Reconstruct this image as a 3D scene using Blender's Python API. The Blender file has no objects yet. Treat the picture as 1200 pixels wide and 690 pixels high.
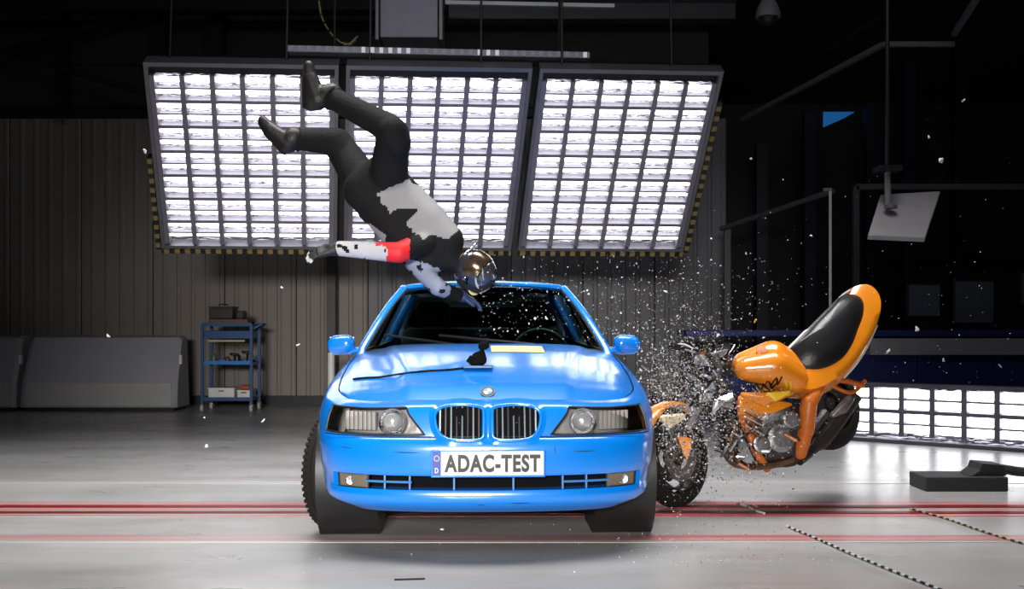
import bpy, bmesh, math, random
import numpy as np
from mathutils import Vector, Matrix, noise as mnoise

random.seed(11)
SC = bpy.context.scene
COL = SC.collection

# ---------------------------------------------------------------- camera, world, lights, exposure
FPX, CAMH, HORIZON = 1250.0, 1.1, 381.0
cam_data = bpy.data.cameras.new('camera')
cam_data.sensor_width = 36.0
cam_data.lens = FPX / 1200.0 * 36.0
cam_data.shift_y = (HORIZON - 345.0) / 1200.0
cam_data.clip_end = 100
cam = bpy.data.objects.new('camera', cam_data)
cam.location = (0, 0, CAMH)
cam.rotation_euler = (math.pi / 2, 0, 0)
COL.objects.link(cam)
SC.camera = cam

world = bpy.data.worlds.new('world')
SC.world = world
world.use_nodes = True
world.node_tree.nodes['Background'].inputs[0].default_value = (0.55, 0.6, 0.7, 1)
world.node_tree.nodes['Background'].inputs[1].default_value = 0.02

SC.view_settings.view_transform = 'Standard'
SC.view_settings.look = 'None'
SC.view_settings.exposure = 0.0
SC.view_settings.gamma = 1.0
SC.view_settings.use_curve_mapping = False


def area_light(name, loc, target, sx, sy, power, color=(1, 1, 1), spread=180):
    l = bpy.data.lights.new(name, 'AREA')
    l.shape = 'RECTANGLE'
    l.size, l.size_y = sx, sy
    l.energy = power
    l.color = color
    l.spread = math.radians(spread)
    o = bpy.data.objects.new(name, l)
    o.location = loc
    d = Vector(target) - Vector(loc)
    o.rotation_euler = d.to_track_quat('-Z', 'Y').to_euler()
    COL.objects.link(o)
    return o


# the hall's ceiling lamp bank over the test track and the lamp bank at the entry behind the camera
area_light('ceiling_lamp_bank_track', (-0.3, 6.6, 6.9), (-0.3, 6.5, 0.0), 8.0, 2.2, 200, (1, 0.98, 0.97), 72)
area_light('lamp_bank_entry', (-0.8, -4.5, 2.3), (-0.9, 14.9, -0.6), 2.2, 0.8, 66, (1, 0.96, 0.91), 34)
area_light('back_fill_light', (0.5, 6.6, 5.2), (0.5, 14.9, 3.6), 8.0, 0.5, 34, (0.95, 0.96, 1.0), 150)  # unseen fill added to lift the dark upper wall and lab
TUBE_POWER = 6.0

# ---------------------------------------------------------------- helpers


def P(px, py, Y):
    return Vector(((px - 600.0) / FPX * Y, Y, CAMH - (py - HORIZON) / FPX * Y))


MATS = {}


def mat(name, col, rough=0.5, metal=0.0, coat=0.0, var=0.06, scale=8.0, bump=0.0, bscale=60.0, emit=None, estr=0.0,
        spec=0.5, alpha=None, trans=0.0, sheen=0.0):
    if name in MATS:
        return MATS[name]
    m = bpy.data.materials.new(name)
    m.use_nodes = True
    nt = m.node_tree
    b = nt.nodes['Principled BSDF']
    b.inputs['Roughness'].default_value = rough
    b.inputs['Metallic'].default_value = metal
    b.inputs['Coat Weight'].default_value = coat
    b.inputs['Coat Roughness'].default_value = 0.04
    b.inputs['Specular IOR Level'].default_value = spec
    b.inputs['Transmission Weight'].default_value = trans
    tc = nt.nodes.new('ShaderNodeTexCoord')
    nz = nt.nodes.new('ShaderNodeTexNoise')
    nz.inputs['Scale'].default_value = scale
    nz.inputs['Detail'].default_value = 4
    nt.links.new(tc.outputs['Object'], nz.inputs['Vector'])
    mx = nt.nodes.new('ShaderNodeMix')
    mx.data_type = 'RGBA'
    mx.inputs[6].default_value = (*[max(0, c * (1 - var * 2)) for c in col], 1)
    mx.inputs[7].default_value = (*[min(1, c * (1 + var * 2)) for c in col], 1)
    nt.links.new(nz.outputs['Fac'], mx.inputs[0])
    nt.links.new(mx.outputs[2], b.inputs['Base Color'])
    if bump:
        n2 = nt.nodes.new('ShaderNodeTexNoise')
        n2.inputs['Scale'].default_value = bscale
        n2.inputs['Detail'].default_value = 3
        nt.links.new(tc.outputs['Object'], n2.inputs['Vector'])
        bp = nt.nodes.new('ShaderNodeBump')
        bp.inputs['Strength'].default_value = bump
        bp.inputs['Distance'].default_value = 0.01
        nt.links.new(n2.outputs['Fac'], bp.inputs['Height'])
        nt.links.new(bp.outputs['Normal'], b.inputs['Normal'])
    if emit:
        b.inputs['Emission Color'].default_value = (*emit, 1)
        b.inputs['Emission Strength'].default_value = estr
    MATS[name] = m
    return m


def glass(name, tint, gloss_rough=0.02, fac_boost=0.0):
    """thin sheet glass: tinted transparency under a fresnel reflection"""
    m = bpy.data.materials.new(name)
    m.use_nodes = True
    nt = m.node_tree
    nt.nodes.clear()
    out = nt.nodes.new('ShaderNodeOutputMaterial')
    tr = nt.nodes.new('ShaderNodeBsdfTransparent')
    tr.inputs[0].default_value = (*tint, 1)
    gl = nt.nodes.new('ShaderNodeBsdfGlossy')
    gl.inputs['Roughness'].default_value = gloss_rough
    fr = nt.nodes.new('ShaderNodeFresnel')
    fr.inputs[0].default_value = 1.5 + fac_boost
    mx = nt.nodes.new('ShaderNodeMixShader')
    nt.links.new(fr.outputs[0], mx.inputs[0])
    nt.links.new(tr.outputs[0], mx.inputs[1])
    nt.links.new(gl.outputs[0], mx.inputs[2])
    nt.links.new(mx.outputs[0], out.inputs[0])
    MATS[name] = m
    return m


class MB:
    """collects shapes into one mesh"""

    def __init__(self):
        self.v, self.f, self.m = [], [], []

    def add(self, verts, faces, mi=0):
        o = len(self.v)
        self.v += [tuple(p) for p in verts]
        self.f += [tuple(i + o for i in f) for f in faces]
        self.m += [mi] * len(faces)
        return self

    def box(self, c, s, mi=0, rot=None, taper=1.0):
        c = Vector(c)
        pts = []
        for z in (-1, 1):
            k = taper if z > 0 else 1.0
            for x, y in ((-1, -1), (1, -1), (1, 1), (-1, 1)):
                p = Vector((x * s[0] / 2 * k, y * s[1] / 2 * k, z * s[2] / 2))
                if rot is not None:
                    p = rot @ p
                pts.append(c + p)
        return self.add(pts, [(3, 2, 1, 0), (4, 5, 6, 7), (0, 1, 5, 4), (1, 2, 6, 5), (2, 3, 7, 6), (3, 0, 4, 7)], mi)

    def tube(self, path, r, n=10, mi=0, closed=False, cap=True, flat=1.0):
        path = [Vector(p) for p in path]
        if not isinstance(r, (list, tuple)):
            r = [r] * len(path)
        rings = []
        ref = None
        L = len(path)
        for i, p in enumerate(path):
            if closed:
                t = path[(i + 1) % L] - path[i - 1]
            else:
                t = path[min(i + 1, L - 1)] - path[max(i - 1, 0)]
            t.normalize()
            if ref is None:
                ref = Vector((0, 0, 1)) if abs(t.z) < 0.9 else Vector((1, 0, 0))
            a = t.cross(ref)
            if a.length < 1e-5:
                a = t.cross(Vector((0.3, 1, 0.2)))
            a.normalize()
            b = a.cross(t).normalized()
            ref = b
            rings.append([p + (a * math.cos(2 * math.pi * k / n) + b * math.sin(2 * math.pi * k / n) * flat) * r[i] for k in range(n)])
        verts = [q for rg in rings for q in rg]
        faces = []
        for i in range(L if closed else L - 1):
            j = (i + 1) % L
            for k in range(n):
                k2 = (k + 1) % n
                faces.append((i * n + k, i * n + k2, j * n + k2, j * n + k))
        if cap and not closed:
            faces.append(tuple(range(n - 1, -1, -1)))
            faces.append(tuple((L - 1) * n + k for k in range(n)))
        return self.add(verts, faces, mi)

    def lathe(self, prof, M=None, n=32, mi=0, a0=0.0, a1=2 * math.pi):
        """prof: (radius, height) turned about local Z, then M applied"""
        full = abs(a1 - a0 - 2 * math.pi) < 1e-4
        cnt = n if full else n + 1
        verts, faces = [], []
        for r, z in prof:
            for k in range(cnt):
                a = a0 + (a1 - a0) * k / n
                p = Vector((r * math.cos(a), r * math.sin(a), z))
                verts.append(M @ p if M else p)
        for i in range(len(prof) - 1):
            for k in range(n):
                k2 = (k + 1) % cnt
                faces.append((i * cnt + k, i * cnt + k2, (i + 1) * cnt + k2, (i + 1) * cnt + k))
        return self.add(verts, faces, mi)

    def prism(self, poly, d, mi=0):
        """polygon of 3D points pushed along vector d"""
        n = len(poly)
        d = Vector(d)
        a = [Vector(p) for p in poly]
        b = [p + d for p in a]
        return self.add(a + b, [tuple(range(n - 1, -1, -1)), tuple(range(n, 2 * n))] +
                        [(i, (i + 1) % n, n + (i + 1) % n, n + i) for i in range(n)], mi)

    def hull(self, sph, mi=0, sub=2):
        bm = bmesh.new()
        for p, r in sph:
            p = Vector(p)
            rr = r if isinstance(r, (tuple, list)) else (r, r, r)
            M = Matrix.Translation(p) @ Matrix.Diagonal((rr[0], rr[1], rr[2], 1))
            bmesh.ops.create_icosphere(bm, subdivisions=sub, radius=1.0, matrix=M)
        res = bmesh.ops.convex_hull(bm, input=bm.verts, use_existing_faces=False)
        inter = [e for e in res['geom_interior'] if isinstance(e, bmesh.types.BMVert)] + \
                [e for e in res['geom_unused'] if isinstance(e, bmesh.types.BMVert)]
        bmesh.ops.delete(bm, geom=list(set(inter)), context='VERTS')
        keep = set(e for e in res['geom'] if isinstance(e, bmesh.types.BMFace) and e.is_valid)
        bm.verts.index_update()
        idx = {v: i for i, v in enumerate(bm.verts)}
        fs = [tuple(idx[v] for v in f.verts) for f in bm.faces if f in keep]
        vs = [v.co.copy() for v in bm.verts]
        bm.free()
        return self.add(vs, fs, mi)

    def build(self, name, mats, parent=None, smooth=35, bevel=0.0, bseg=2, fixn=True):
        me = bpy.data.meshes.new(name)
        me.from_pydata(self.v, [], self.f)
        if not isinstance(mats, (list, tuple)):
            mats = [mats]
        for m in mats:
            me.materials.append(m)
        for p, mi in zip(me.polygons, self.m):
            p.material_index = mi
        me.update()
        if fixn:
            bm = bmesh.new()
            bm.from_mesh(me)
            bmesh.ops.recalc_face_normals(bm, faces=bm.faces)
            bm.to_mesh(me)
            bm.free()
        if smooth:
            for p in me.polygons:
                p.use_smooth = True
            me.set_sharp_from_angle(angle=math.radians(smooth))
        o = bpy.data.objects.new(name, me)
        COL.objects.link(o)
        if parent:
            o.parent = parent
        if bevel:
            md = o.modifiers.new('bevel', 'BEVEL')
            md.width = bevel
            md.segments = bseg
            md.limit_method = 'ANGLE'
        return o


def empty(name, loc=(0, 0, 0), parent=None, rot=(0, 0, 0)):
    o = bpy.data.objects.new(name, None)
    o.empty_display_size = 0.1
    o.location = loc
    o.rotation_euler = rot
    COL.objects.link(o)
    if parent:
        o.parent = parent
    return o


def tag(o, label=None, cat=None, group=None, kind=None):
    if label:
        o['label'] = label
    if cat:
        o['category'] = cat
    if group:
        o['group'] = group
    if kind:
        o['kind'] = kind
    return o


def copy_tree(o, parent=None):
    c = o.copy()
    COL.objects.link(c)
    c.parent = parent
    for ch in list(o.children):
        copy_tree(ch, c)
    return c


def instance(src, parent, loc, rot=None):
    """a copied part sharing mesh data"""
    c = bpy.data.objects.new(src.name.split('.')[0], src.data)
    COL.objects.link(c)
    c.parent = parent
    c.location = loc
    if rot:
        c.rotation_euler = rot
    return c


def catmull(pts, n):
    pts = [np.array(p, float) for p in pts]
    out = []
    for i in range(len(pts) - 1):
        p0 = pts[max(i - 1, 0)]
        p1, p2 = pts[i], pts[i + 1]
        p3 = pts[min(i + 2, len(pts) - 1)]
        for k in range(n):
            t = k / n
            out.append(0.5 * ((2 * p1) + (-p0 + p2) * t + (2 * p0 - 5 * p1 + 4 * p2 - p3) * t * t + (-p0 + 3 * p1 - 3 * p2 + p3) * t ** 3))
    out.append(pts[-1])
    return [Vector(p) for p in out]


def mk_text(name, txt, matl, parent, width, height, depth=0.001, bold=0.0, spacing=1.0):
    cu = bpy.data.curves.new(name, 'FONT')
    cu.body = txt
    cu.align_x = 'CENTER'
    cu.align_y = 'CENTER'
    cu.extrude = 0.01
    cu.offset = bold
    cu.space_character = spacing
    t = bpy.data.objects.new('tmp_text', cu)
    COL.objects.link(t)
    bpy.context.view_layer.update()
    dg = bpy.context.evaluated_depsgraph_get()
    me = bpy.data.meshes.new_from_object(t.evaluated_get(dg))
    bpy.data.objects.remove(t)
    vs = np.array([v.co[:] for v in me.vertices])
    mn, mxx = vs.min(0), vs.max(0)
    c, s = (mn + mxx) / 2, (mxx - mn)
    for v in me.vertices:
        v.co = Vector(((v.co.x - c[0]) / s[0] * width, (v.co.y - c[1]) / s[1] * height, (v.co.z - c[2]) / s[2] * depth))
    me.materials.clear()
    me.materials.append(matl)
    me.name = name
    o = bpy.data.objects.new(name, me)
    COL.objects.link(o)
    o.parent = parent
    return o


# ---------------------------------------------------------------- materials
M_DARK = mat('dark_steel', (0.014, 0.014, 0.017), 0.5, 0.3)
M_FRAME = mat('grey_steel_frame', (0.16, 0.16, 0.18), 0.4, 0.5)
M_BLACK = mat('black_plastic', (0.012, 0.012, 0.013), 0.45)
M_RUBBER = mat('tyre_rubber', (0.009, 0.0085, 0.008), 0.85, bump=0.5, bscale=90, spec=0.3)
M_CHROME = mat('chrome', (0.75, 0.76, 0.78), 0.15, 1.0)
M_ALU = mat('aluminium', (0.42, 0.42, 0.43), 0.38, 1.0)
M_WHITE = mat('white_enamel', (0.72, 0.72, 0.70), 0.4)
M_GREYPL = mat('grey_plastic', (0.2, 0.2, 0.21), 0.5)
M_CLAD = mat('wall_cladding', (0.23, 0.205, 0.185), 0.55, var=0.06, scale=1.5)
M_CLAD2 = mat('wall_cladding_blue_grey', (0.165, 0.165, 0.18), 0.55, var=0.06, scale=1.5)
M_UPPER = mat('upper_wall_sheet', (0.028, 0.026, 0.028), 0.7, var=0.1, scale=2)
M_CEIL = mat('ceiling_black', (0.012, 0.012, 0.013), 0.85)
M_BLUEC = mat('trolley_blue', (0.010, 0.07, 0.21), 0.4)
M_LABBLUE = mat('lab_blue', (0.02, 0.033, 0.17), 0.5)
M_NAVY = mat('navy_steel', (0.003, 0.003, 0.022), 0.5)


def floor_material():
    m = bpy.data.materials.new('polished_concrete')
    m.use_nodes = True
    nt = m.node_tree
    b = nt.nodes['Principled BSDF']
    tc = nt.nodes.new('ShaderNodeTexCoord')
    mp = nt.nodes.new('ShaderNodeMapping')
    mp.inputs['Scale'].default_value = (0.5, 1.1, 1)
    nt.links.new(tc.outputs['Object'], mp.inputs['Vector'])
    n1 = nt.nodes.new('ShaderNodeTexNoise')
    n1.inputs['Scale'].default_value = 1.4
    n1.inputs['Detail'].default_value = 8
    n1.inputs['Roughness'].default_value = 0.6
    nt.links.new(mp.outputs[0], n1.inputs['Vector'])
    cr = nt.nodes.new('ShaderNodeValToRGB')
    cr.color_ramp.elements[0].position = 0.3
    cr.color_ramp.elements[0].color = (0.30, 0.30, 0.295, 1)
    cr.color_ramp.elements[1].position = 0.75
    cr.color_ramp.elements[1].color = (0.52, 0.52, 0.52, 1)
    nt.links.new(n1.outputs['Fac'], cr.inputs[0])
    # rubbed-in red paint dust around the track
    n4 = nt.nodes.new('ShaderNodeTexNoise')
    n4.inputs['Scale'].default_value = 1.1
    n4.inputs['Detail'].default_value = 5
    mp2 = nt.nodes.new('ShaderNodeMapping')
    mp2.inputs['Scale'].default_value = (0.5, 5.0, 1)
    mp2.inputs['Location'].default_value = (3.3, 1.7, 0)
    nt.links.new(tc.outputs['Object'], mp2.inputs['Vector'])
    nt.links.new(mp2.outputs[0], n4.inputs['Vector'])
    mr4 = nt.nodes.new('ShaderNodeMapRange')
    mr4.inputs[1].default_value = 0.55
    mr4.inputs[2].default_value = 0.80
    mr4.inputs[4].default_value = 0.55
    nt.links.new(n4.outputs['Fac'], mr4.inputs[0])
    mx4 = nt.nodes.new('ShaderNodeMix')
    mx4.data_type = 'RGBA'
    mx4.inputs[7].default_value = (0.42, 0.22, 0.21, 1)
    nt.links.new(mr4.outputs[0], mx4.inputs[0])
    nt.links.new(cr.outputs[0], mx4.inputs[6])
    nt.links.new(mx4.outputs[2], b.inputs['Base Color'])
    n2 = nt.nodes.new('ShaderNodeTexNoise')
    n2.inputs['Scale'].default_value = 3.0
    n2.inputs['Detail'].default_value = 6
    nt.links.new(mp.outputs[0], n2.inputs['Vector'])
    mr = nt.nodes.new('ShaderNodeMapRange')
    mr.inputs[3].default_value = 0.20
    mr.inputs[4].default_value = 0.40
    nt.links.new(n2.outputs['Fac'], mr.inputs[0])
    nt.links.new(mr.outputs[0], b.inputs['Roughness'])
    n3 = nt.nodes.new('ShaderNodeTexNoise')
    n3.inputs['Scale'].default_value = 25
    nt.links.new(tc.outputs['Object'], n3.inputs['Vector'])
    bp = nt.nodes.new('ShaderNodeBump')
    bp.inputs['Strength'].default_value = 0.05
    bp.inputs['Distance'].default_value = 0.005
    nt.links.new(n3.outputs['Fac'], bp.inputs['Height'])
    nt.links.new(bp.outputs[0], b.inputs['Normal'])
    return m


def paint_line_material(name, col, lo, hi, under=(0.43, 0.43, 0.43)):
    """worn floor paint: streaks along X let the concrete through"""
    m = bpy.data.materials.new(name)
    m.use_nodes = True
    nt = m.node_tree
    b = nt.nodes['Principled BSDF']
    tc = nt.nodes.new('ShaderNodeTexCoord')
    mp = nt.nodes.new('ShaderNodeMapping')
    mp.inputs['Scale'].default_value = (0.22, 22, 1)
    nt.links.new(tc.outputs['Object'], mp.inputs['Vector'])
    n1 = nt.nodes.new('ShaderNodeTexNoise')
    n1.inputs['Scale'].default_value = 1.5
    n1.inputs['Detail'].default_value = 7
    nt.links.new(mp.outputs[0], n1.inputs['Vector'])
    mr = nt.nodes.new('ShaderNodeMapRange')
    mr.inputs[1].default_value = lo
    mr.inputs[2].default_value = hi
    nt.links.new(n1.outputs['Fac'], mr.inputs[0])
    mx = nt.nodes.new('ShaderNodeMix')
    mx.data_type = 'RGBA'
    mx.inputs[6].default_value = (*under, 1)
    mx.inputs[7].default_value = (*col, 1)
    nt.links.new(mr.outputs[0], mx.inputs[0])
    nt.links.new(mx.outputs[2], b.inputs['Base Color'])
    b.inputs['Roughness'].default_value = 0.3
    return m


def hazard_material(name, direction):
    m = bpy.data.materials.new(name)
    m.use_nodes = True
    nt = m.node_tree
    b = nt.nodes['Principled BSDF']
    tc = nt.nodes.new('ShaderNodeTexCoord')
    w = nt.nodes.new('ShaderNodeTexWave')
    w.wave_type = 'BANDS'
    w.bands_direction = direction
    w.inputs['Scale'].default_value = 3.0
    w.inputs['Distortion'].default_value = 0.6
    nt.links.new(tc.outputs['Object'], w.inputs['Vector'])
    cr = nt.nodes.new('ShaderNodeValToRGB')
    cr.color_ramp.interpolation = 'CONSTANT'
    cr.color_ramp.elements[0].color = (0.01, 0.01, 0.01, 1)
    cr.color_ramp.elements[1].position = 0.5
    cr.color_ramp.elements[1].color = (0.24, 0.18, 0.05, 1)
    nt.links.new(w.outputs['Fac'], cr.inputs[0])
    nt.links.new(cr.outputs[0], b.inputs['Base Color'])
    b.inputs['Roughness'].default_value = 0.5
    return m


# ---------------------------------------------------------------- the hall
XL, XR, Y0, Y1, HZ = -10.0, 10.0, -7.0, 19.0, 7.2
YW = 14.9

mb = MB()
mb.box((0, (Y0 + Y1) / 2, -0.06), (XR - XL, Y1 - Y0, 0.12))
tag(mb.build('floor', floor_material(), smooth=0), 'grey polished concrete floor of the crash hall', kind='structure')
mb = MB()
mb.box((0, (Y0 + Y1) / 2, HZ + 0.05), (XR - XL, Y1 - Y0, 0.1))
tag(mb.build('ceiling', M_CEIL, smooth=0), 'black ceiling of the hall', kind='structure')
for nm, c, s in (('wall_left', (XL - 0.05, (Y0 + Y1) / 2, HZ / 2), (0.1, Y1 - Y0, HZ)),
                 ('wall_right', (XR + 0.05, (Y0 + Y1) / 2, HZ / 2), (0.1, Y1 - Y0, HZ)),
                 ('wall_front', (0, Y0 - 0.05, HZ / 2), (XR - XL, 0.1, HZ)),
                 ('wall_far', (0, Y1 + 0.05, HZ / 2), (XR - XL, 0.1, HZ))):
    mb = MB()
    mb.box(c, s)
    tag(mb.build(nm, M_CEIL, smooth=0), 'dark hall wall', kind='structure')

# back wall: lower ribbed cladding sheets, each a piece, under a dark upper wall
WT = 3.98
mb = MB()
XE = 2.75
mb.box(((XL + XE) / 2, YW + 0.12, HZ / 2), (XE - XL, 0.12, HZ))
wall_back = mb.build('wall_back', M_UPPER, smooth=0)
tag(wall_back, 'dark back wall clad with ribbed grey sheets', kind='structure')


def clad_sheet(w, nrib, h):
    """one corrugated sheet: trapezoid ribs in plan, base at local origin"""
    pts = []
    p = w / nrib
    for i in range(nrib):
        x = i * p
        pts += [(x, 0), (x + p * 0.62, 0), (x + p * 0.72, -0.014), (x + p * 0.90, -0.014)]
    pts.append((w, 0))
    n = len(pts)
    v = [(x, y, 0) for x, y in pts] + [(x, y, h) for x, y in pts]
    f = [(i, i + 1, n + i + 1, n + i) for i in range(n - 1)]
    return v, f


xs = XL
k = 0
while xs < XE - 0.01:
    w = 1.0
    second = xs > -2.45
    mb = MB()
    mb.add(*clad_sheet(w - 0.012, 5, WT - 0.12))
    o = mb.build('cladding_sheet', M_CLAD2 if second else M_CLAD, wall_back, smooth=20)
    o.location = (xs if not second else xs, YW - 0.02, 0.12)
    xs += w
mb = MB()
mb.box(((XL + XE) / 2, YW + 0.0, 0.06), (XE - XL, 0.16, 0.12))
tag(mb.build('baseboard_back', M_DARK, smooth=0), kind='structure')
mb = MB()
mb.box(((XL + XE) / 2, YW + 0.0, WT + 0.06), (XE - XL, 0.22, 0.1))
tag(mb.build('trim_1', M_DARK, smooth=0), kind='structure')
# horizontal dark sheets of the upper wall
for k in range(5):
    mb = MB()
    mb.box(((XL + XE) / 2, YW + 0.04, WT + 0.45 + k * 0.6), (XE - XL, 0.05, 0.57))
    mb.build('upper_sheet', M_UPPER, wall_back, smooth=0)


def bar(name, a, b, w, m, label, cat, kind=None, group=None, parent=None):
    a, b = Vector(a), Vector(b)
    d = b - a
    q = d.to_track_quat('Z', 'Y').to_matrix()
    mb = MB()
    ww = w if isinstance(w, (tuple, list)) else (w, w)
    mb.box((a + b) / 2, (ww[0], ww[1], d.length), rot=q)
    o = mb.build(name, m, parent, smooth=0)
    if not parent:
        tag(o, label, cat, group, kind)
    return o


# dark posts and wind braces in front of the upper wall
for i, (a, b, w, lb) in enumerate((
        (P(76, -30, 14.6), P(76, 138, 14.6), 0.12, 'thin dark steel post on the upper wall at far left'),
        (P(188, -30, 14.6), P(188, 72, 14.6), 0.2, 'wide dark steel post behind the top left corner of the light wall'),
        (P(253, -30, 14.6), P(253, 66, 14.6), 0.22, 'dark steel post between the two other posts and the hanging grey box'),
        (P(0, 62, 14.4), P(180, 14, 14.4), 0.09, 'dark diagonal brace rising to the right on the upper left wall'),
        (P(0, 58, 14.2), P(180, 112, 14.2), 0.09, 'dark diagonal brace falling to the right on the upper left wall'))):
    bar('steel_brace' if i > 2 else 'steel_post', a, b, w, M_DARK, lb, 'beam')
bar('ceiling_beam', P(-60, 8, 14.0), P(860, 8, 14.0), (0.3, 0.16), M_DARK, 'long dark ceiling beam running along the back wall', 'beam')
# black post dividing the cladding, left of the car
bar('wall_post', P(389, 471, 14.6) * 1, P(389, 139, 14.6), (0.12, 0.2), M_BLACK, 'black post splitting the ribbed wall left of the car roof', 'post')

# floor markings
M_RED = paint_line_material('worn_red_paint', (0.60, 0.03, 0.03), 0.42, 0.60)
M_PINK = paint_line_material('faded_red_paint', (0.50, 0.10, 0.10), 0.40, 0.62)
M_WLINE = paint_line_material('white_line_paint', (0.68, 0.66, 0.64), 0.40, 0.75)
M_RAIL = mat('dark_red_rail', (0.16, 0.012, 0.012), 0.4)


def floor_y(py):
    return FPX * CAMH / (py - HORIZON)


def stripe(py0, py1, m, label, th=0.002, x0=XL, x1=XR, name='floor_stripe', z=0.0):
    ya, yb = floor_y(py1), floor_y(py0)
    mb = MB()
    mb.box(((x0 + x1) / 2, (ya + yb) / 2, th / 2 + z), (x1 - x0, yb - ya, th))
    return tag(mb.build(name, m, smooth=0), label, 'floor stripe', kind='structure')


stripe(588, 605, M_RED, 'wide worn red stripe across the floor under the car')
stripe(592.6, 595.2, M_RAIL, 'upper thin dark red rail line inside the red stripe', 0.005)
stripe(599.6, 602.2, M_RAIL, 'lower thin dark red rail line inside the red stripe', 0.005)
stripe(627, 634, M_PINK, 'narrow faded red stripe nearest the camera')
stripe(564, 566.5, M_WLINE, 'thin white floor line behind the red stripe')
stripe(634.2, 635.6, M_WLINE, 'thin white edge line beside the faded red stripe')
# ---------------------------------------------------------------- tube light walls
M_TUBE = bpy.data.materials.new('lit_tube')
M_TUBE.use_nodes = True
_nt = M_TUBE.node_tree
_b = _nt.nodes['Principled BSDF']
_b.inputs['Base Color'].default_value = (0.9, 0.9, 0.9, 1)
_b.inputs['Emission Color'].default_value = (0.97, 0.97, 1.0, 1)
_b.inputs['Emission Strength'].default_value = TUBE_POWER


def reflector_material():
    m = bpy.data.materials.new('crinkled_reflector')
    m.use_nodes = True
    nt = m.node_tree
    b = nt.nodes['Principled BSDF']
    b.inputs['Base Color'].default_value = (0.27, 0.255, 0.29, 1)
    b.inputs['Metallic'].default_value = 1.0
    b.inputs['Roughness'].default_value = 0.32
    tc = nt.nodes.new('ShaderNodeTexCoord')
    mp = nt.nodes.new('ShaderNodeMapping')
    mp.inputs['Scale'].default_value = (6, 6, 30)
    nt.links.new(tc.outputs['Object'], mp.inputs['Vector'])
    n = nt.nodes.new('ShaderNodeTexNoise')
    n.inputs['Scale'].default_value = 1.0
    n.inputs['Detail'].default_value = 2
    nt.links.new(mp.outputs[0], n.inputs['Vector'])
    bp = nt.nodes.new('ShaderNodeBump')
    bp.inputs['Strength'].default_value = 1.0
    bp.inputs['Distance'].default_value = 0.06
    nt.links.new(n.outputs['Fac'], bp.inputs['Height'])
    nt.links.new(bp.outputs[0], b.inputs['Normal'])
    return m


M_REFL = reflector_material()
M_GRID = mat('lamp_grid_bar', (0.22, 0.21, 0.25), 0.4, 0.4)
HAZ_X = hazard_material('hazard_stripes_x', 'X')
HAZ_Z = hazard_material('hazard_stripes_z', 'Z')


def light_panel(name, O, ux, uz, cols, rows, label, group, mx=0.06, mtop=0.13, mbot=0.05, deep=0.14, cat='light panel', tube_r=0.024):
    """O: lower left corner of the frame; ux, uz: full edge vectors. Local axes: X along ux, Z along uz, -Y out of the face."""
    ux, uz = Vector(ux), Vector(uz)
    W, H = ux.length, uz.length
    ex, ez = ux / W, uz / H
    ny = ez.cross(ex).normalized()      # points behind the face
    root = empty(name, O)
    root.matrix_world = Matrix(((ex.x, ny.x, ez.x, O[0]), (ex.y, ny.y, ez.y, O[1]), (ex.z, ny.z, ez.z, O[2]), (0, 0, 0, 1)))
    # matrix with shear is decomposed by Blender; keep it orthonormal
    ezo = ex.cross(ny) * -1 if ex.cross(ny).dot(ez) < 0 else ex.cross(ny)
    sh = ez.dot(ex)
    root.matrix_world = Matrix(((ex.x, ny.x, ezo.x, O[0]), (ex.y, ny.y, ezo.y, O[1]), (ex.z, ny.z, ezo.z, O[2]), (0, 0, 0, 1)))
    Hn = H * ez.dot(ezo)

    def bx(x0, x1, y0, y1, z0, z1, nm, m, par=root, bev=0.0):
        # sheared box: x slides with z
        k = sh / max(ez.dot(ezo), 1e-6)
        pts = []
        for z in (z0, z1):
            for x, y in ((x0, y0), (x1, y0), (x1, y1), (x0, y1)):
                pts.append((x + k * z, y, z))
        q = MB()
        q.add(pts, [(3, 2, 1, 0), (4, 5, 6, 7), (0, 1, 5, 4), (1, 2, 6, 5), (2, 3, 7, 6), (3, 0, 4, 7)])
        return q.build(nm, m, par, smooth=0, bevel=bev)
    k = sh / max(ez.dot(ezo), 1e-6)
    # frame and case
    bx(0, W, deep - 0.01, deep + 0.04, 0, Hn, 'back_plate', M_DARK)
    bx(0, 0.035, -0.02, deep, 0, Hn, 'frame_bar', M_FRAME)
    bx(W - 0.035, W, -0.02, deep, 0, Hn, 'frame_bar', M_FRAME)
    bx(0.035, W - 0.035, -0.02, deep, Hn - 0.04, Hn, 'frame_bar', M_FRAME)
    bx(0.035, W - 0.035, -0.02, deep, 0, 0.035, 'frame_bar', M_FRAME)
    bx(0.035, W - 0.035, 0.05, deep, Hn - mtop, Hn - 0.04, 'top_cover', M_DARK)
    bx(0.03, W - 0.03, deep - 0.03, deep - 0.012, 0.03, Hn - mtop, 'reflector', M_REFL)
    x0, x1, z0, z1 = mx, W - mx, mbot, Hn - mtop
    cw, ch = (x1 - x0) / cols, (z1 - z0) / rows
    for r in range(rows):
        for t in (0.27, 0.73):
            zc = z0 + (r + t) * ch
            q = MB()
            q.tube([(x0 + k * zc, deep * 0.55, zc), (x1 + k * zc, deep * 0.55, zc)], tube_r, 8)
            q.build('tube', M_TUBE, root)
        zc = z0 + (r + 0.5) * ch
        bx(x0, x1, 0.0, 0.05, zc - 0.008, zc + 0.008, 'thin_bar', M_GRID)
    for r in range(1, rows):
        zc = z0 + r * ch
        bx(x0, x1, -0.005, 0.09, zc - 0.017, zc + 0.017, 'divider_bar', M_GRID)
    for c in range(cols + 1):
        xc = x0 + c * cw
        bx(xc - 0.024, xc + 0.024, -0.01, 0.09, z0, z1, 'divider_bar', M_GRID)
    tag(root, label, cat, group)
    return root, bx, W, Hn


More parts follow.
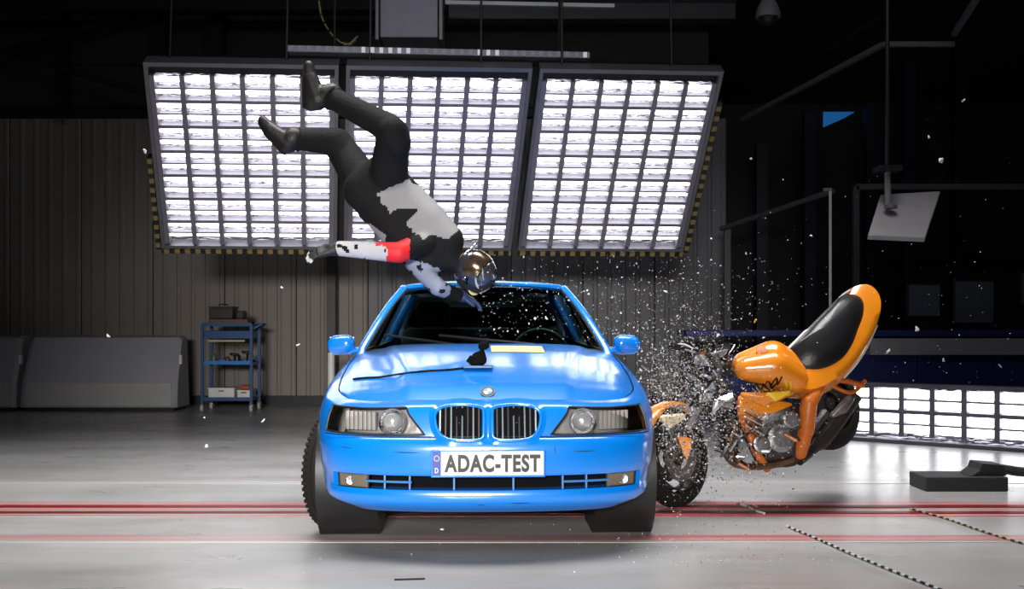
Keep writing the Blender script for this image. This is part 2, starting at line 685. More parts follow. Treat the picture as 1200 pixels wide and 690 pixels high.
TL, TR, BR, BL = Vector((-3.379, 9.776, 3.517)), Vector((2.0, 10.078, 3.503)), Vector((1.796, 11.224, 1.881)), Vector((-3.582, 10.922, 1.895))
ux, uz = TR - TL, TL - BL
LABS = ['left of three tilted lit tube-light panels, behind the dummy\'s boots',
        'middle of three tilted lit tube-light panels, above the car roof',
        'right of three tilted lit tube-light panels, above the flying glass']
for i in range(3):
    s0, s1 = ((0.0, 0.330), (0.343, 0.664), (0.677, 1.0))[i]
    root, bx, W, Hn = light_panel('light_panel', BL + ux * s0, ux * (s1 - s0), uz, 6, 7, LABS[i], 'overhead light wall panels')
    bx(0.0, W, -0.04, 0.0, -0.045, -0.002, 'hazard_edge', HAZ_X)
    if i == 0:
        bx(-0.05, -0.005, -0.04, 0.05, 0.0, Hn * 0.52, 'hazard_edge', HAZ_Z)
    if i == 2:
        bx(W + 0.004, W + 0.05, -0.04, 0.05, 0.0, Hn * 0.85, 'hazard_edge', HAZ_Z)
    # suspension rods up to the ceiling
    for fx in (0.2, 0.8):
        q = root.matrix_world @ Vector((W * fx, 0.1, Hn))
        mb = MB()
        inv = root.matrix_world.inverted()
        mb.tube([inv @ q, inv @ Vector((q.x, q.y + 0.3, HZ))], 0.012, 6)
        mb.build('hanger_rod', M_DARK, root)

# low light wall on the floor, right
d = Vector((1.27, -1.03, 0)).normalized()
o0 = Vector((3.15, 10.27, 0.0))
light_panel('floor_light_panel', o0, d * 1.75, Vector((0, 0, 0.56)), 6, 2, 'low lit tube-light panel standing on the floor behind the motorcycle',
            'floor light wall', mx=0.04, mtop=0.035, mbot=0.07, tube_r=0.036)
light_panel('floor_light_panel', o0 + d * 1.76, d * 1.75, Vector((0, 0, 0.56)), 6, 2, 'low lit tube-light panel cut by the right picture edge',
            'floor light wall', mx=0.04, mtop=0.035, mbot=0.07, tube_r=0.036)

# slatted rail above the light wall, carried by the hanging box
root = empty('lighting_rail', P(338, 59, 10.0))
a, b = P(338, 58, 10.0), P(690, 66, 10.2)
a0 = a.copy()
mb = MB()
dv = (b - a)
q = dv.to_track_quat('X', 'Z').to_matrix()
mb.box(dv / 2, (dv.length, 0.16, 0.062), rot=q)
mb.build('rail_body', mat('rail_grey', (0.2, 0.2, 0.25), 0.4, 0.2), root, smooth=0, bevel=0.006)
for i in range(34):
    t = (i + 0.5) / 34
    mb = MB()
    mb.box(dv * t + Vector((0, -0.084, 0)), (0.035, 0.012, 0.05), rot=q)
    lit = i in (8, 9, 10, 11, 12, 13, 21, 22, 23, 33)
    mb.build('rail_lens', mat('rail_lens_lit', (0.6, 0.6, 0.65), 0.3, emit=(0.9, 0.9, 1), estr=0.28) if lit else mat('rail_lens', (0.28, 0.28, 0.33), 0.3), root, smooth=0)
for t in (0.15, 0.9):
    mb = MB()
    mb.tube([dv * t, dv * t + Vector((0, 0.2, HZ - a0.z))], 0.012, 6)
    mb.build('hanger_rod', M_DARK, root)
tag(root, 'long grey slatted lamp rail just above the tilted light panels', 'lamp')

# hanging grey box
root = empty('hanging_box', P(482, 54, 10.6))
mb = MB()
hb = P(482, 54, 10.6)
wbx = 66 / FPX * 10.6
mb.box((0, 0, 0.21), (wbx, 0.5, 0.38))
mb.build('box_body', mat('hanging_box_grey', (0.22, 0.21, 0.27), 0.5), root, smooth=0, bevel=0.01)
mb = MB()
mb.box((0, 0, 0.44), (wbx + 0.03, 0.5, 0.03))
mb.build('seam_band', M_DARK, root, smooth=0)
mb = MB()
mb.box((0, 0, 1.2), (wbx, 0.48, 1.5))
mb.build('upper_duct', mat('hanging_box_grey', (0.2, 0.2, 0.25), 0.5), root, smooth=0, bevel=0.01)
for s in (-1, 1):
    mb = MB()
    mb.box((s * (wbx / 2 + 0.03), -0.1, 0.95), (0.03, 0.3, 1.9))
    mb.build('side_strap', M_GREYPL, root, smooth=0)
tag(root, 'grey box hung from the ceiling above the middle light panel', 'box')
bar('ceiling_tube', P(522, 3, 10.4), P(720, 7, 10.4), 0.035, mat('pale_tube', (0.45, 0.45, 0.45), 0.4), 'thin pale ceiling tube right of the hanging grey box', 'tube')
bar('ceiling_duct', P(525, 16, 10.8), P(858, 16, 11.2), (0.2, 0.16), M_DARK, 'dark ceiling duct right of the hanging grey box', 'duct')

# looping hanging chain left of the box: single links
root = empty('hanging_chain', P(376, 8, 10.2))
pth = catmull([P(374, 2, 10.2), P(378, 22, 10.2), P(392, 44, 10.2), P(408, 52, 10.2), P(418, 44, 10.2)], 10)
pth = [p - P(376, 8, 10.2) for p in pth]
for i in range(0, len(pth) - 1, 2):
    t = (pth[i + 1] - pth[i]).normalized()
    mb = MB()
    up = Vector((0, 1, 0)) if (i // 2) % 2 else t.cross(Vector((0, 1, 0)))
    ring = [pth[i] + t * 0.03 * math.cos(a) + up * 0.014 * math.sin(a) for a in np.linspace(0, 2 * math.pi, 9)[:-1]]
    mb.tube(ring, 0.006, 5, closed=True)
    mb.build('chain_link', mat('chain_yellow', (0.4, 0.33, 0.1), 0.4) if (i // 2) % 2 else M_BLACK, root)
mb = MB()
mb.tube([pth[0], pth[0] + Vector((0, 0.1, HZ - P(376, 8, 10.2).z))], 0.008, 6)
mb.build('chain_rope', M_DARK, root)
tag(root, 'yellow and black chain looping down left of the grey box', 'chain')
# ---------------------------------------------------------------- the car
M_PAINT = mat('blue_car_paint', (0.0, 0.215, 0.80), 0.38, 0.0, coat=1.0, var=0.02, scale=3)
_pb = M_PAINT.node_tree.nodes['Principled BSDF']
_pb.inputs['Coat Roughness'].default_value = 0.15
_pb.inputs['Coat IOR'].default_value = 1.9
_pb.inputs['Specular IOR Level'].default_value = 0.25
M_GLASS = glass('tinted_windshield', (0.42, 0.58, 0.52))
M_LENS = glass('lamp_lens', (0.9, 0.92, 0.94))
M_CABIN = mat('cabin_grey', (0.03, 0.032, 0.034), 0.7, bump=0.2)
M_SEAT = mat('seat_cloth', (0.035, 0.035, 0.038), 0.85, bump=0.3, bscale=200)
M_LAMPCH = mat('lamp_reflector', (0.62, 0.62, 0.64), 0.22, 1.0, bump=0.3, bscale=40)
M_LAMPBK = mat('lamp_housing', (0.36, 0.33, 0.31), 0.35, 0.3, bump=0.3, bscale=30)
M_AMBER = mat('amber_lens', (0.55, 0.26, 0.10), 0.25, 0.0, bump=0.3, bscale=60)
M_FOG = mat('fog_glass', (0.26, 0.22, 0.16), 0.25, 0.5, bump=0.4, bscale=50)
M_SLAT = mat('grille_slat', (0.45, 0.55, 0.62), 0.25, 0.9)
M_PLATE = mat('plate_white', (0.66, 0.66, 0.645), 0.45, var=0.01)
M_INK = mat('plate_ink', (0.008, 0.008, 0.008), 0.5)
M_EU = mat('plate_blue', (0.01, 0.04, 0.35), 0.4)
M_YSTK = mat('yellow_sticker', (0.70, 0.57, 0.26), 0.5)

car = empty('car', (-0.112, 5.0, 0.0), rot=(0, 0, 0.035))
tag(car, 'bright blue saloon car with twin oval grille facing the camera', 'car')

PLAN = [(0, 0), (0.2, 0.006), (0.4, 0.03), (0.56, 0.075), (0.68, 0.135), (0.775, 0.225), (0.835, 0.36), (0.87, 0.54), (0.885, 0.8), (0.892, 1.2),
        (0.895, 1.7), (0.895, 2.4), (0.895, 3.1), (0.89, 3.7), (0.872, 4.15), (0.83, 4.47), (0.75, 4.64), (0.6, 4.72), (0.3, 4.765), (0, 4.775)]
dense = np.array([p[:] for p in catmull([(x, y, 0) for x, y in PLAN], 24)])[:, :2]
seg = np.linalg.norm(np.diff(dense, axis=0), axis=1)
ARC = np.concatenate([[0], np.cumsum(seg)])
AMAX = ARC[-1]


def plan(a):
    x, y = np.interp(a, ARC, dense[:, 0]), np.interp(a, ARC, dense[:, 1])
    e = 0.02
    x1, y1 = np.interp(min(a + e, AMAX), ARC, dense[:, 0]), np.interp(min(a + e, AMAX), ARC, dense[:, 1])
    x0, y0 = np.interp(max(a - e, 0), ARC, dense[:, 0]), np.interp(max(a - e, 0), ARC, dense[:, 1])
    if a < e:
        x0, y0 = -x1, y1
    if a > AMAX - e:
        x1, y1 = -x0, y0
    t = np.array([x1 - x0, y1 - y0])
    t /= np.linalg.norm(t)
    return x, y, t[1], -t[0]


def arc_of_x(x):
    m = np.argmax(dense[:, 1] > 0.30)
    return float(np.interp(x, dense[:m, 0], ARC[:m]))


def arc_of_y(y):
    m = np.argmax(dense[:, 0] > 0.8)
    return float(np.interp(y, dense[m:, 1], ARC[m:]))


def sstep(a, b, x):
    t = np.clip((x - a) / (b - a), 0, 1)
    return t * t * (3 - 2 * t)


ROW_Z = [0.205, 0.225, 0.245, 0.27, 0.30, 0.322, 0.356, 0.39, 0.405, 0.43, 0.47, 0.51, 0.535, 0.555, 0.566, 0.572]
ROW_S = [0.05, 0.25, 0.45, 0.65, 0.82, 0.86, 0.91, 0.96, 1.0]
FO_Z = [0.19, 0.225, 0.245, 0.27, 0.30, 0.322, 0.39, 0.405, 0.43, 0.51, 0.545, 0.56, 0.572]
FO_O = [0.14, 0.07, 0.035, 0.018, 0.012, 0.022, 0.016, 0.004, 0.0, 0.0, 0.005, 0.016, 0.035]
SO_O = [0.12, 0.075, 0.06, 0.05, 0.04, 0.034, 0.02, 0.018, 0.014, 0.006, 0.004, 0.002, 0.001]
FS_S = [0, 0.05, 0.25, 0.5, 0.82, 0.91, 1.0]
FS_O = [0.035, 0.036, 0.044, 0.054, 0.074, 0.098, 0.15]
SS_O = [0.001, 0.001, 0.001, 0.006, 0.034, 0.058, 0.10]
NLOW = len(ROW_Z)
NROW = NLOW + len(ROW_S)
A_IN, A_OUT = arc_of_x(0.30), None


def ztop(a):
    x, y, _, _ = plan(a)
    return float(np.interp(y, [0, 0.03, 0.1, 0.3, 0.55, 0.8, 1.2, 1.62, 2.3, 3.5, 4.3, 4.6, 4.775],
                           [0.742, 0.735, 0.728, 0.732, 0.762, 0.815, 0.875, 0.918, 0.94, 0.965, 0.975, 0.95, 0.93]))


def s_point(a0, r, extra=0.0):
    """point of the car's flank/front skin: arc position a0 (>=0), row r, pushed inwards by extra"""
    zt = ztop(a0)
    if r < NLOW:
        z = ROW_Z[r]
    else:
        z = 0.572 + ROW_S[r - NLOW] * (zt - 0.572)
    # slanted inner edge of the headlight
    g = max(0.0, 1 - abs(a0 - A_IN) / 0.24)
    a = a0 + 0.105 * float(np.clip((z - 0.578) / 0.118, 0, 1)) * g
    x, y, nx, ny = plan(a)
    w = float(sstep(0.12, 0.62, y)) * (1 - float(sstep(4.2, 4.7, y)))
    if r < NLOW:
        o = (1 - w) * np.interp(z, FO_Z, FO_O) + w * np.interp(z, FO_Z, SO_O)
        # front spoiler rises towards the corners
        if r < 3:
            z += 0.05 * float(sstep(0.08, 0.4, y)) * (1 - r / 3.0)
    else:
        s = ROW_S[r - NLOW]
        o = (1 - w) * np.interp(s, FS_S, FS_O) + w * np.interp(s, FS_S, SS_O)
    o += extra
    return Vector((x - nx * o, y - ny * o, z))


A_HOUT = arc_of_y(0.325)
stations = []
n_in = 11
stations += list(np.linspace(0, A_IN, n_in))
stations += list(np.linspace(A_IN, A_HOUT, 21))[1:]
I_IN, I_HOUT = n_in - 1, len(stations) - 1
a_ap = arc_of_y(1.62)
stations += list(np.linspace(A_HOUT, a_ap, 42))[1:]
I_AP = len(stations) - 1
a_rr = arc_of_y(4.2)
stations += list(np.linspace(a_ap, a_rr, 66))[1:]
I_RR = len(stations) - 1
stations += list(np.linspace(a_rr, AMAX, 24))[1:]
NS = len(stations)
WHEELS_Y, WZ, WR = (0.825, 3.655), 0.315, 0.352

GRID = {}
for i, a in enumerate(stations):
    for r in range(NROW):
        p = s_point(a, r)
        for s in (1, -1):
            GRID[(s * i, r)] = Vector((p.x * s, p.y, p.z))


def in_arch(p):
    for wy in WHEELS_Y:
        if abs(p.x) > 0.6 and math.hypot(p.y - wy, p.z - WZ) < WR - 1e-4:
            return wy
    return None


R_FOG0, R_FOG1 = ROW_Z.index(0.322), ROW_Z.index(0.39)
R_HL0, R_HL1 = NLOW, NLOW + ROW_S.index(0.82)
A_FOG = arc_of_x(0.765)
I_FOG = int(np.argmin([abs(s - A_FOG) for s in stations]))
A_SLOT = arc_of_x(0.585)
I_SLOT = int(np.argmin([abs(s - A_SLOT) for s in stations]))

buckets = {'body': [], 'front_bumper': [], 'doorA': [], 'doorB': [], 'doorC': [], 'doorD': []}
y_bump = 0.46
for i in range(-NS + 1, NS - 1):
    for r in range(NROW - 1):
        ids = [(i, r), (i + 1, r), (i + 1, r + 1), (i, r + 1)]
        lo, hi = min(abs(i), abs(i + 1)), max(abs(i), abs(i + 1))
        if r >= R_FOG0 and r < R_FOG1 and hi <= I_FOG:
            continue
        if R_HL0 <= r < R_HL1 and lo >= I_IN and hi <= I_HOUT:
            continue
        ps = [GRID[k] for k in ids]
        if all(in_arch(p) is not None for p in ps):
            continue
        c = sum(ps, Vector()) / 4
        if c.y < y_bump and r < NLOW - 1:
            b = 'front_bumper'
        elif 1.60 < c.y < 2.66 and c.z > 0.25:
            b = 'doorA' if c.x > 0 else 'doorB'
        elif 2.66 < c.y < 3.56 and c.z > 0.25 and hi < I_RR:
            b = 'doorC' if c.x > 0 else 'doorD'
        else:
            b = 'body'
        buckets[b].append(ids)


def snap(p):
    wy = in_arch(p)
    if wy is None:
        return p
    d = Vector((0, p.y - wy, p.z - WZ))
    if d.length < 1e-4:
        d = Vector((0, 0, 1))
    d = d.normalized() * WR
    return Vector((p.x, wy + d.y, WZ + d.z))


def grid_mesh(faces, extra=None):
    mb = MB()
    ix = {}
    for f in faces:
        q = []
        for k in f:
            if k not in ix:
                ix[k] = len(mb.v)
                mb.v.append(tuple(snap(GRID[k]) if extra is None else extra(k)))
            q.append(ix[k])
        mb.f.append(tuple(q))
        mb.m.append(0)
    return mb, ix


# hood / fender tops: a Coons patch between the nose edge, the fender lines and the cowl
NF, NW = I_HOUT, I_AP - I_HOUT
TOP = NROW - 1
Fc = [np.array(GRID[(i, TOP)]) for i in range(-NF, NF + 1)]
D1 = [np.array(GRID[(NF + j, TOP)]) for j in range(NW + 1)]
D0 = [np.array(GRID[(-NF - j, TOP)]) for j in range(NW + 1)]
xe, ye, ze = D1[-1]
Rc = []
for i in range(-NF, NF + 1):
    u = i / NF
    Rc.append(np.array([xe * u, ye - 0.20 * (1 - abs(u) ** 2.4), ze + 0.056 * (1 - abs(u) ** 4)]))
HW = np.linspace(0, 1, 101)
_sl = np.interp(HW, [0, 0.06, 0.14, 0.22, 0.5, 0.75, 1], [0.42, 0.40, 0.31, 0.225, 0.18, 0.15, 0.12])
HH = np.concatenate([[0], np.cumsum((_sl[1:] + _sl[:-1]) / 2)])
HH = HH / HH[-1]


def t_point(ii, j):
    i = ii + NF
    u, s, w = ii / NF, (ii + NF) / (2 * NF), j / NW
    p = (1 - w) * Fc[i] + w * Rc[i] + (1 - s) * D0[j] + s * D1[j] - ((1 - s) * (1 - w) * Fc[0] + s * (1 - w) * Fc[-1] + (1 - s) * w * Rc[0] + s * w * Rc[-1])
    h = float(np.interp(w, HW, HH))
    edge = 1 - abs(u) ** 5
    p[2] += (h - w) * (Rc[i][2] - Fc[i][2]) * edge
    uc = 0.36 + 0.40 * w
    p[2] += 0.016 * (1 - sstep(uc - 0.05, uc + 0.05, abs(u))) * min(1.0, w * 8)
    return Vector(p)


TG = {(i, j): t_point(i, j) for i in range(-NF, NF + 1) for j in range(NW + 1)}
for i in range(-NF, NF + 1):
    TG[(i, 0)] = GRID[(i, TOP)]
for j in range(NW + 1):
    TG[(NF, j)] = GRID[(NF + j, TOP)]
    TG[(-NF, j)] = GRID[(-NF - j, TOP)]
I_HOOD = int(np.argmin([abs(GRID[(i, TOP)].x - 0.71) for i in range(NF + 1)]))

# body mesh = flank skin + fender tops, welded
mb, ix = grid_mesh(buckets['body'])
for s in (1, -1):
    for i in range(I_HOOD, NF):
        for j in range(NW):
            q = []
            for (a, b) in ((i, j), (i + 1, j), (i + 1, j + 1), (i, j + 1)):
                key = ('t', a * s, b)
                if key not in ix:
                    ix[key] = len(mb.v)
                    mb.v.append(tuple(TG[(a * s, b)]))
                q.append(ix[key])
            mb.f.append(tuple(q))
            mb.m.append(0)


def weld_build(mb, name, m, parent, dist=0.0008, thick=0.0, smooth=40):
    o = mb.build(name, m, parent, smooth=0)
    bm = bmesh.new()
    bm.from_mesh(o.data)
    bmesh.ops.remove_doubles(bm, verts=bm.verts, dist=dist)
    bmesh.ops.recalc_face_normals(bm, faces=bm.faces)
    bm.to_mesh(o.data)
    bm.free()
    for p in o.data.polygons:
        p.use_smooth = True
    o.data.set_sharp_from_angle(angle=math.radians(smooth))
    if thick:
        md = o.modifiers.new('sheet', 'SOLIDIFY')
        md.thickness = thick
        md.offset = -1
    return o


body_obj = weld_build(mb, 'body', M_PAINT, car)


def split_islands(o):
    bm = bmesh.new()
    bm.from_mesh(o.data)
    seen, isl = set(), []
    for f in bm.faces:
        if f in seen:
            continue
        st, grp = [f], []
        seen.add(f)
        while st:
            g = st.pop()
            grp.append(g)
            for e in g.edges:
                for h in e.link_faces:
                    if h not in seen:
                        seen.add(h)
                        st.append(h)
        isl.append([[v.index for v in g.verts] for g in grp])
    co = [v.co.copy() for v in bm.verts]
    bm.free()
    isl.sort(key=len, reverse=True)
    for k, fs in enumerate(isl[1:]):
        mb_ = MB()
        mp = {}
        for f in fs:
            for i in f:
                if i not in mp:
                    mp[i] = len(mb_.v)
                    mb_.v.append(tuple(co[i]))
            mb_.f.append(tuple(mp[i] for i in f))
            mb_.m.append(0)
        mb_.build('body_panel', M_PAINT, o.parent, smooth=40)
    keep = MB()
    mp = {}
    for f in isl[0]:
        for i in f:
            if i not in mp:
                mp[i] = len(keep.v)
                keep.v.append(tuple(co[i]))
        keep.f.append(tuple(mp[i] for i in f))
        keep.m.append(0)
    keep.build('body', M_PAINT, o.parent, smooth=40)
    bpy.data.objects.remove(o)


split_islands(body_obj)
mb, _ = grid_mesh(buckets['front_bumper'])
weld_build(mb, 'front_bumper', M_PAINT, car)
for b in ('doorA', 'doorB', 'doorC', 'doorD'):
    mb, _ = grid_mesh(buckets[b])
    dr = weld_build(mb, 'door', M_PAINT, car)
    sx = 1 if b in ('doorA', 'doorC') else -1
    hy = 2.5 if b in ('doorA', 'doorB') else 3.4
    q = MB()
    q.hull([((sx * 0.905, hy - 0.08, 0.80), 0.014), ((sx * 0.905, hy + 0.08, 0.805), 0.014)], sub=1)
    q.build('door_handle', M_PAINT, dr)

# hood
mb = MB()
ix = {}
for i in range(-I_HOOD, I_HOOD):
    for j in range(NW):
        q = []
        for (a, b) in ((i, j), (i + 1, j), (i + 1, j + 1), (i, j + 1)):
            if (a, b) not in ix:
                p = TG[(a, b)].copy()
                if abs(a) == I_HOOD:
                    p.x -= 0.006 * (1 if a > 0 else -1)
                if b == 0:
                    p.y -= 0.0
                ix[(a, b)] = len(mb.v)
                mb.v.append(tuple(p))
            q.append(ix[(a, b)])
        mb.f.append(tuple(q))
        mb.m.append(0)
hood = weld_build(mb, 'hood', M_PAINT, car)
# black sheet added under the hood to give the shut lines their shade
mb = MB()
for i in range(-NF + 1, NF - 1):
    for j in range(0, NW):
        mb.add([TG[(i, j)] - Vector((0, -0.03, 0.03)), TG[(i + 1, j)] - Vector((0, -0.03, 0.03)), TG[(i + 1, j + 1)] - Vector((0, 0, 0.03)), TG[(i, j + 1)] - Vector((0, 0, 0.03))], [(0, 1, 2, 3)])
mb.build('shut_line_shade', M_BLACK, car)


def hood_at(x, y):
    """height of the hood skin at car coordinates"""
    best, bz = 9, 0.8
    for p in TG.values():
        d_ = (p.x - x) ** 2 + (p.y - y) ** 2
        if d_ < best:
            best, bz = d_, p.z
    return bz


def front_at(x, z, out=0.0):
    """point of the front skin at (x, z), pushed forward by out"""
    a = arc_of_x(abs(x))
    px_, y, nx, ny = plan(a)
    if z < 0.572:
        o = np.interp(z, FO_Z, FO_O)
    else:
        o = np.interp((z - 0.572) / (ztop(a) - 0.572), FS_S, FS_O)
    return Vector((x, y - ny * o - out, z))


# --- headlights
for s in (1, -1):
    cols = range(I_IN, I_HOUT + 1)
    rows = range(R_HL0, R_HL1 + 1)
    hl = empty('headlight', (0, 0, 0), car)
    tag(hl, 'clear headlight unit with round inner lamp')

    def hp(i, r, ex):
        p = s_point(stations[i], r, ex)
        return Vector((p.x * s, p.y, p.z))
    # lens cover
    mb = MB()
    w = len(list(cols))
    vs = [hp(i, r, 0.002) for r in rows for i in cols]
    n_r = len(list(rows))
    fs = [(r * w + c, r * w + c + 1, (r + 1) * w + c + 1, (r + 1) * w + c) for r in range(n_r - 1) for c in range(w - 1)]
    mb.add(vs, fs)
    mb.build('lens', M_LENS, hl)
    # housing: recessed back and rim walls
    mb = MB()
    vs2 = [hp(i, r, 0.075) for r in rows for i in cols]
    mb.add(vs2, fs)
    edge = [r * w for r in range(n_r)] + [(n_r - 1) * w + c for c in range(1, w)] + [r * w + w - 1 for r in range(n_r - 2, -1, -1)] + [c for c in range(w - 2, 0, -1)]
    n = len(edge)
    mb.add([vs[e] for e in edge] + [vs2[e] for e in edge], [(k, (k + 1) % n, n + (k + 1) % n, n + k) for k in range(n)])
    mb.build('housing', M_LAMPBK, hl)
    # black rubber rim
    mb = MB()
    mb.tube([vs[e] + Vector((0, -0.002, 0)) for e in edge], 0.005, 6, closed=True)
    mb.build('rim_seal', M_BLACK, hl)
    # round low beam lamp: bowl + glass eye
    cx, cz = 0.455, 0.637
    c0 = front_at(cx, cz, -0.012)
    M = Matrix.Translation(Vector((cx * s, c0.y, cz))) @ Matrix.Rotation(math.pi / 2, 4, 'X')
    mb = MB()
    mb.lathe([(0.060, 0.0), (0.066, 0.004), (0.066, -0.012), (0.058, -0.008), (0.05, -0.03), (0.03, -0.055), (0.0, -0.062)], M, 28)
    mb.build('lamp_bowl', M_LAMPCH, hl)
    mb = MB()
    mb.lathe([(0.047, -0.02), (0.044, -0.006), (0.034, 0.004), (0.018, 0.010), (0.0, 0.012)], M, 24)
    mb.build('lamp_eye', mat('lamp_eye_glass', (0.62, 0.62, 0.62), 0.12, 0.6), hl)
    # outer high beam reflector: facetted box
    mb = MB()
    for k in range(7):
        xk = 0.545 + k * 0.022
        c1 = front_at(xk, 0.637, -0.03)
        mb.box((xk * s, c1.y + 0.008, 0.64), (0.017, 0.02, 0.09), rot=Matrix.Rotation(s * 0.5, 3, 'Z'))
    mb.build('ribbed_reflector', mat('ribbed_lamp', (0.46, 0.43, 0.40), 0.35, 0.2), hl, smooth=0, bevel=0.003)
    # turn signal at the outer end
    mb = MB()
    q0, q1 = [], []
    for i in range(I_HOUT - 5, I_HOUT + 1):
        q0.append([hp(i, r, 0.03) for r in rows])
    for a in range(len(q0) - 1):
        for r in range(n_r - 1):
            mb.add([q0[a][r], q0[a + 1][r], q0[a + 1][r + 1], q0[a][r + 1]], [(0, 1, 2, 3)])
    mb.build('turn_signal', mat('turn_signal_lens', (0.42, 0.27, 0.19), 0.3, 0.2, bump=0.4, bscale=60) if s > 0 else mat('side_lamp_lens', (0.45, 0.42, 0.40), 0.3, 0.2, bump=0.4, bscale=60), hl)

# --- kidney grilles
KID = [(0.022, 0.575), (0.02, 0.62), (0.02, 0.69), (0.028, 0.708), (0.05, 0.716), (0.12, 0.722), (0.19, 0.718), (0.225, 0.708), (0.247, 0.688), (0.252, 0.66),
       (0.243, 0.615), (0.222, 0.582), (0.19, 0.564), (0.12, 0.558), (0.05, 0.560), (0.03, 0.565)]
for s in (1, -1):
    kg = empty('kidney_grille', (0, 0, 0), car)
    tag(kg, 'oval grille with vertical slats')
    sm = catmull([(x, 0, z) for x, z in KID + [KID[0]]], 3)[:-1]
    mb = MB()
    ring = []
    for p in sm:
        q = front_at(p.x, p.z, 0.012)
        ring.append(Vector((p.x * s, q.y, p.z)))
    # flared surround in body colour
    mb.tube(ring, 0.009, 8, closed=True)
    n = len(ring)
    outer = []
    cxk, czk = 0.136, 0.638
    for p in sm:
        dx, dz = p.x - cxk, p.z - czk
        ex = 0.028
        L = math.hypot(dx, dz)
        X, Z = p.x + dx / L * ex, p.z + dz / L * ex
        X = max(X, 0.001)
        q = front_at(X, Z, 0.001)
        outer.append(Vector((X * s, q.y, Z)))
    mb.add(ring + outer, [(k, (k + 1) % n, n + (k + 1) % n, n + k) for k in range(n)])
    mb.build('grille_surround', M_PAINT, kg, smooth=60)
    mb = MB()
    lv = []
    for t in (1.0, 0.8, 0.6, 0.4, 0.2, 0.02):
        row = []
        for p in sm:
            X, Z = cxk + (p.x - cxk) * t, czk + (p.z - czk) * t
            row.append(Vector((X * s, front_at(X, Z, 0.005).y, Z)))
        lv.append(row)
    for a in range(5):
        for k in range(n):
            mb.add([lv[a][k], lv[a][(k + 1) % n], lv[a + 1][(k + 1) % n], lv[a + 1][k]], [(0, 1, 2, 3)])
    mb.build('grille_backing', mat('grille_void', (0.004, 0.004, 0.005), 0.9, spec=0.1), kg)
    for k in range(8):
        x = 0.043 + k * 0.0262
        # slat clipped to the oval
        zs = []
        for a in range(n):
            p, q = sm[a], sm[(a + 1) % n]
            if (p.x - x) * (q.x - x) < 0:
                t = (x - p.x) / (q.x - p.x)
                zs.append(p.z + t * (q.z - p.z))
        z0, z1 = min(zs) + 0.006, max(zs) - 0.006
        a0, a1 = front_at(x, z0, 0.010), front_at(x, z1, 0.010)
        mb = MB()
        wv = 0.0035
        mb.add([(x * s - wv, a0.y, z0), (x * s + wv, a0.y, z0), (x * s + wv, a1.y, z1), (x * s - wv, a1.y, z1),
                (x * s - wv, a0.y + 0.02, z0), (x * s + wv, a0.y + 0.02, z0), (x * s + wv, a1.y + 0.02, z1), (x * s - wv, a1.y + 0.02, z1)],
               [(0, 1, 2, 3), (7, 6, 5, 4), (0, 4, 5, 1), (1, 5, 6, 2), (2, 6, 7, 3), (3, 7, 4, 0)])
        mb.build('slat', M_SLAT if k % 2 == 1 else M_BLACK, kg, smooth=0)

# --- lower intake with dividers and fog lamps
mb = MB()
cols = list(range(-I_FOG, I_FOG + 1))


def sp(i, r, ex):
    p = s_point(stations[abs(i)], r, ex)
    return Vector((p.x * (1 if i >= 0 else -1), p.y, p.z))


for k in range(len(cols) - 1):
    i, j = cols[k], cols[k + 1]
    deep = 0.085
    a0, a1, b0, b1 = sp(i, R_FOG0, 0), sp(j, R_FOG0, 0), sp(i, R_FOG1, 0), sp(j, R_FOG1, 0)
    c0, c1, d0, d1 = sp(i, R_FOG0, deep), sp(j, R_FOG0, deep), sp(i, R_FOG1, deep), sp(j, R_FOG1, deep)
    mb.add([a0, a1, c1, c0], [(0, 1, 2, 3)], 0)
    mb.add([b0, b1, d1, d0], [(0, 1, 2, 3)], 0)
    mb.add([c0, c1, d1, d0], [(0, 1, 2, 3)], 1)
for s in (-1, 1):
    i = s * I_FOG
    mb.add([sp(i, R_FOG0, 0), sp(i, R_FOG1, 0), sp(i, R_FOG1, 0.085), sp(i, R_FOG0, 0.085)], [(0, 1, 2, 3)], 0)
mb.build('air_intake', [M_PAINT, mat('grille_void', (0.004, 0.004, 0.005), 0.9, spec=0.1)], car, smooth=30)
for x in (-0.49, -0.37, -0.16, 0.12, 0.355, 0.47):
    c = front_at(x, 0.356, -0.014)
    mb = MB()
    mb.box((x, c.y + 0.03, 0.356), (0.008, 0.06, 0.066))
    mb.build('intake_divider', mat('divider_blue', (0.05, 0.2, 0.5), 0.4), car, smooth=0)
for s in (-1, 1):
    # body-coloured side sections with a horizontal bar
    pts = [front_at(s * x, 0.358, -0.012) for x in np.linspace(0.36, 0.585, 8)]
    mb = MB()
    mb.tube(pts, 0.006, 6)
    mb.build('intake_bar', mat('divider_blue', (0.05, 0.2, 0.5), 0.4), car)
    fl = empty('fog_lamp', (0, 0, 0), car)
    mb = MB()
    prs = [[sp(s * i, r, 0.012) for r in range(R_FOG0, R_FOG1 + 1)] for i in range(I_SLOT, I_FOG)]
    for a in range(len(prs) - 1):
        for r in range(len(prs[0]) - 1):
            mb.add([prs[a][r], prs[a + 1][r], prs[a + 1][r + 1], prs[a][r + 1]], [(0, 1, 2, 3)])
    mb.build('fog_lens', M_FOG, fl)
    rim = [p[0] for p in prs] + [p[-1] for p in reversed(prs)]
    mb = MB()
    mb.tube([p + Vector((0, -0.003, 0)) for p in rim], 0.005, 6, closed=True)
    mb.build('fog_rim', M_BLACK, fl)
    mb = MB()
    c = front_at(s * 0.66, 0.356, 0.0)
    mb.lathe([(0.024, 0.004), (0.02, -0.004), (0.0, -0.008)], Matrix.Translation((s * 0.66, c.y + 0.012, 0.356)) @ Matrix.Rotation(math.pi / 2, 4, 'X'), 16)
    mb.build('fog_bulb', M_LAMPCH, fl)

